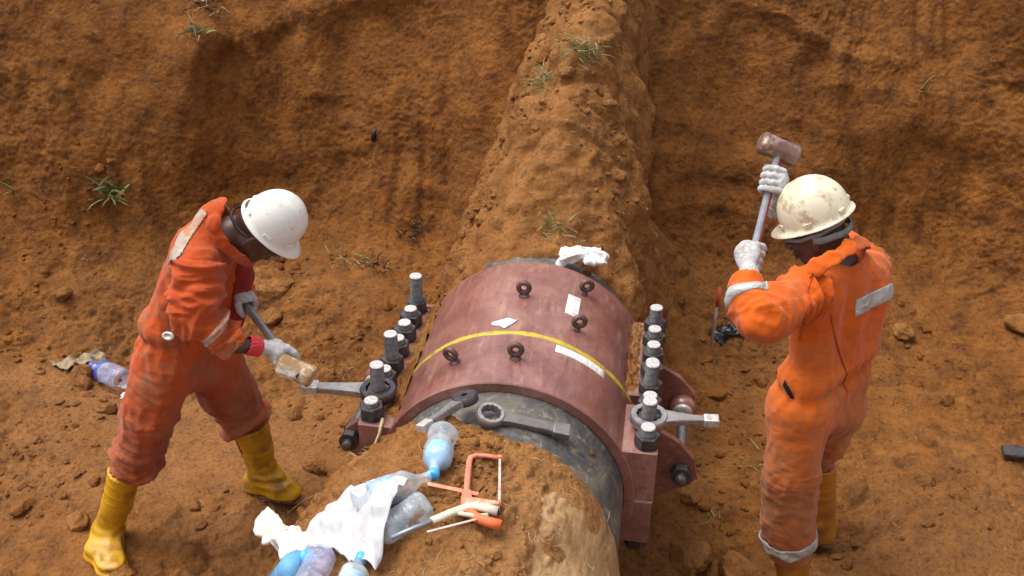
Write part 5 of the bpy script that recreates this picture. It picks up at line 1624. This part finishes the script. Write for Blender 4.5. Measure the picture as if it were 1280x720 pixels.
# scattered straw and roots: nobody could count them
rng = random.Random(5); q = MB()
for i in range(420):
    r_ = rng.random()
    if r_ < .40: x, y = rng.uniform(-.45, .40), rng.uniform(-1.0, -.2)
    elif r_ < .8: x, y = rng.uniform(-2.9, 2.6), rng.uniform(-.4, 2.0)
    else: x, y = rng.uniform(-.35, .35), rng.uniform(1.0, 2.4)
    if .0 < y < .85 and abs(x) < .72: continue
    z = rest(x, y)
    if z < -1: continue
    a = rng.uniform(0, 6.28); L = rng.uniform(.012, .05); d = Vector((math.cos(a), math.sin(a), rng.uniform(-.1, .35)))
    p = Vector((x, y, z+.003)); k = Vector((-d.y, d.x, 0))*rng.uniform(-.3, .3)*L
    q.tube([p, p+d*L*.5+k, p+d*L], [.0011, .0010, .0005], 4)
tag(q.build('straw_litter', M_straw), kind='stuff')
M_darkspot = simple('dark_spot_fibres', (.035, .024, .016), .9, var=.4)  # for dark tufts that stand in for burrow spots and a dark rag
_g = M_grass; M_grass = M_darkspot
tuft('dark straw tuft standing in for a burrow spot at the wall foot above the bolts', -.884, 2.22, rest(-.884, 2.22), (.2, -.8, .5), 90, .07, .055, 21, .85, .006, 'dark_spot_tuft')
tuft('dark straw tuft standing in for a dark spot behind the left row of studs', -1.012, 2.00, rest(-1.012, 2.0), (0, -.6, .8), 70, .06, .04, 22, .9, .006, 'dark_spot_tuft')
tuft('dark straw tuft standing in for a dark rag at the top of the left wall', -2.085, wall_at(-2.085, .84)-.005, .84, (.1, -.9, .2), 90, .09, .06, 23, .85, .006, 'dark_spot_tuft')
M_grass = _g
def root_strand(label, pts, r, extra=()):
    root = empty('root_strand', pts[0], label, 'root')
    q = MB(); q.tube(pts, [r*(1-.5*i/len(pts)) for i in range(len(pts))], 6); keep(q.build('main_root', M_root), root)
    q = MB()
    for e in extra: q.tube(e, r*.4, 5)
    if extra: keep(q.build('side_roots', M_root), root)
root_strand('long pale root draped over the flange corner', [(-.440, .03, .232), (-.438, -.008, .222), (-.440, -.020, .205), (-.455, -.040, .165), (-.490, -.060, .125), (-.530, -.075, .09), (-.545, -.085, .04)], .0065,
            [[(-.50, -.065, .12), (-.54, -.05, .13), (-.57, -.06, .10)], [(-.455, -.040, .165), (-.43, -.06, .18), (-.405, -.05, .165)], [(-.53, -.075, .09), (-.55, -.11, .09), (-.56, -.14, .05)]])
root_strand('dry roots hanging from the mound beside the far yellow boot', [(-.70, -.10, -.12), (-.76, -.08, -.20), (-.80, -.10, -.30), (-.83, -.13, -.40)], .003,
            [[(-.70, -.10, -.12), (-.74, -.14, -.22), (-.75, -.20, -.34)], [(-.68, -.02, -.10), (-.76, .02, -.18), (-.84, .03, -.27)]])
# black bits in the wall
_w = wall_at(-1.13, .21)-.008; q = MB(); q.tube([(-1.120, _w, .25), (-1.135, _w-.012, .22), (-1.140, _w-.010, .185), (-1.125, _w, .165)], [.004, .013, .015, .004], 7); tag(q.build('charred_root', M_blackcloth), 'short black root stub sticking out of the pit wall', 'root')

# clods: the few large ones singly, the small ones as stuff
BIG = [(-1.60, 1.86, .15, 'large round clod at the foot of the wall behind the bending man'), (.70, .44, .105, 'flat broken clod on the floor below the flange corner'),
       (.90, .36, .095, 'wedge shaped clod beside the flat clod near the bottom edge'), (-2.60, 1.55, .055, 'pale clod at the far left wall foot'),
       (-1.78, .10, .050, 'loose clod on the floor left of the rear yellow boot'), (-1.50, 1.62, .06, 'medium clod in front of the large round clod'),
       (.95, 2.05, .075, 'clod at the wall foot behind the black scrap'), (2.35, 2.05, .08, 'clod at the wall foot at far right'),
       (.70, .72, .055, 'clod in the shade behind the wrench handle on the right'), (-1.95, -.20, .055, 'clod at the bottom left corner of the floor'),
       (-1.37, 1.30, .04, 'small clod on open floor behind the bending man'), (2.20, .55, .045, 'clod on the floor below the dark steel bar'),
       (-.95, .62, .05, 'clod beside the left clamp lug'), (1.75, 1.95, .06, 'clod at the wall foot right of the raised hammer man')]
for i, (x, y, r_, lab) in enumerate(BIG):
    o = bpy.data.objects.new('soil_clod', clod_mesh(30+i, 5 if r_ > .09 else 4, 'soil_clod', .7, r_)); COL.objects.link(o)
    o.location = (x, y, rest(x, y)+r_*.15); o.rotation_euler = (0, 0, i*1.3); tag(o, label=lab, cat='clod')
rng = np.random.default_rng(12); protos = []
for k in range(6):
    me = clod_mesh(60+k, 2, 'c', .75); protos.append((np.array([v.co[:] for v in me.vertices]), np.array([p.vertices[:] for p in me.polygons]))); bpy.data.meshes.remove(me)
def scatter(name, n, region, size, mat, label=None):
    VS = []; FS = []; b = 0; cnt = 0
    while cnt < n:
        x, y = region(rng)
        cnt += 1
        if -.1 < y < .85 and abs(x) < .60: continue
        dens = pn2(np.array([x*1.6]), np.array([y*1.6]), 77)[0]
        if rng.random() > .22+dens*1.9: continue
        z = rest(x, y)
        if z < -1: continue
        s = size*np.exp(rng.normal()*.6); v, f = protos[rng.integers(6)]
        a = rng.random()*6.28; c, q_ = math.cos(a), math.sin(a); R = np.array([[c, -q_, 0], [q_, c, 0], [0, 0, 1]])
        VS.append(v@R.T*s+np.array([x, y, z+s*.1])); FS.append(f+b); b += len(v)
    o = mesh_np(name, np.concatenate(VS), np.concatenate(FS), mat, smooth=False); tag(o, kind='stuff'); return o
scatter('loose_soil_crumbs', 5000, lambda r: (r.uniform(-3.3, 2.9), r.uniform(-.45, 2.1)), .0085, M_ground)
scatter('soil_lumps', 420, lambda r: (r.uniform(-3.1, 2.8), r.uniform(-.45, 2.2)), .018, M_ground)
scatter('mound_soil_crumbs', 5200, lambda r: (r.uniform(-.62, .42), r.uniform(-1.15, -.15)), .0055, M_mound)
scatter('ridge_soil_crumbs', 1200, lambda r: (r.uniform(-.42, .42), r.uniform(.98, 2.4)), .008, M_ridge)
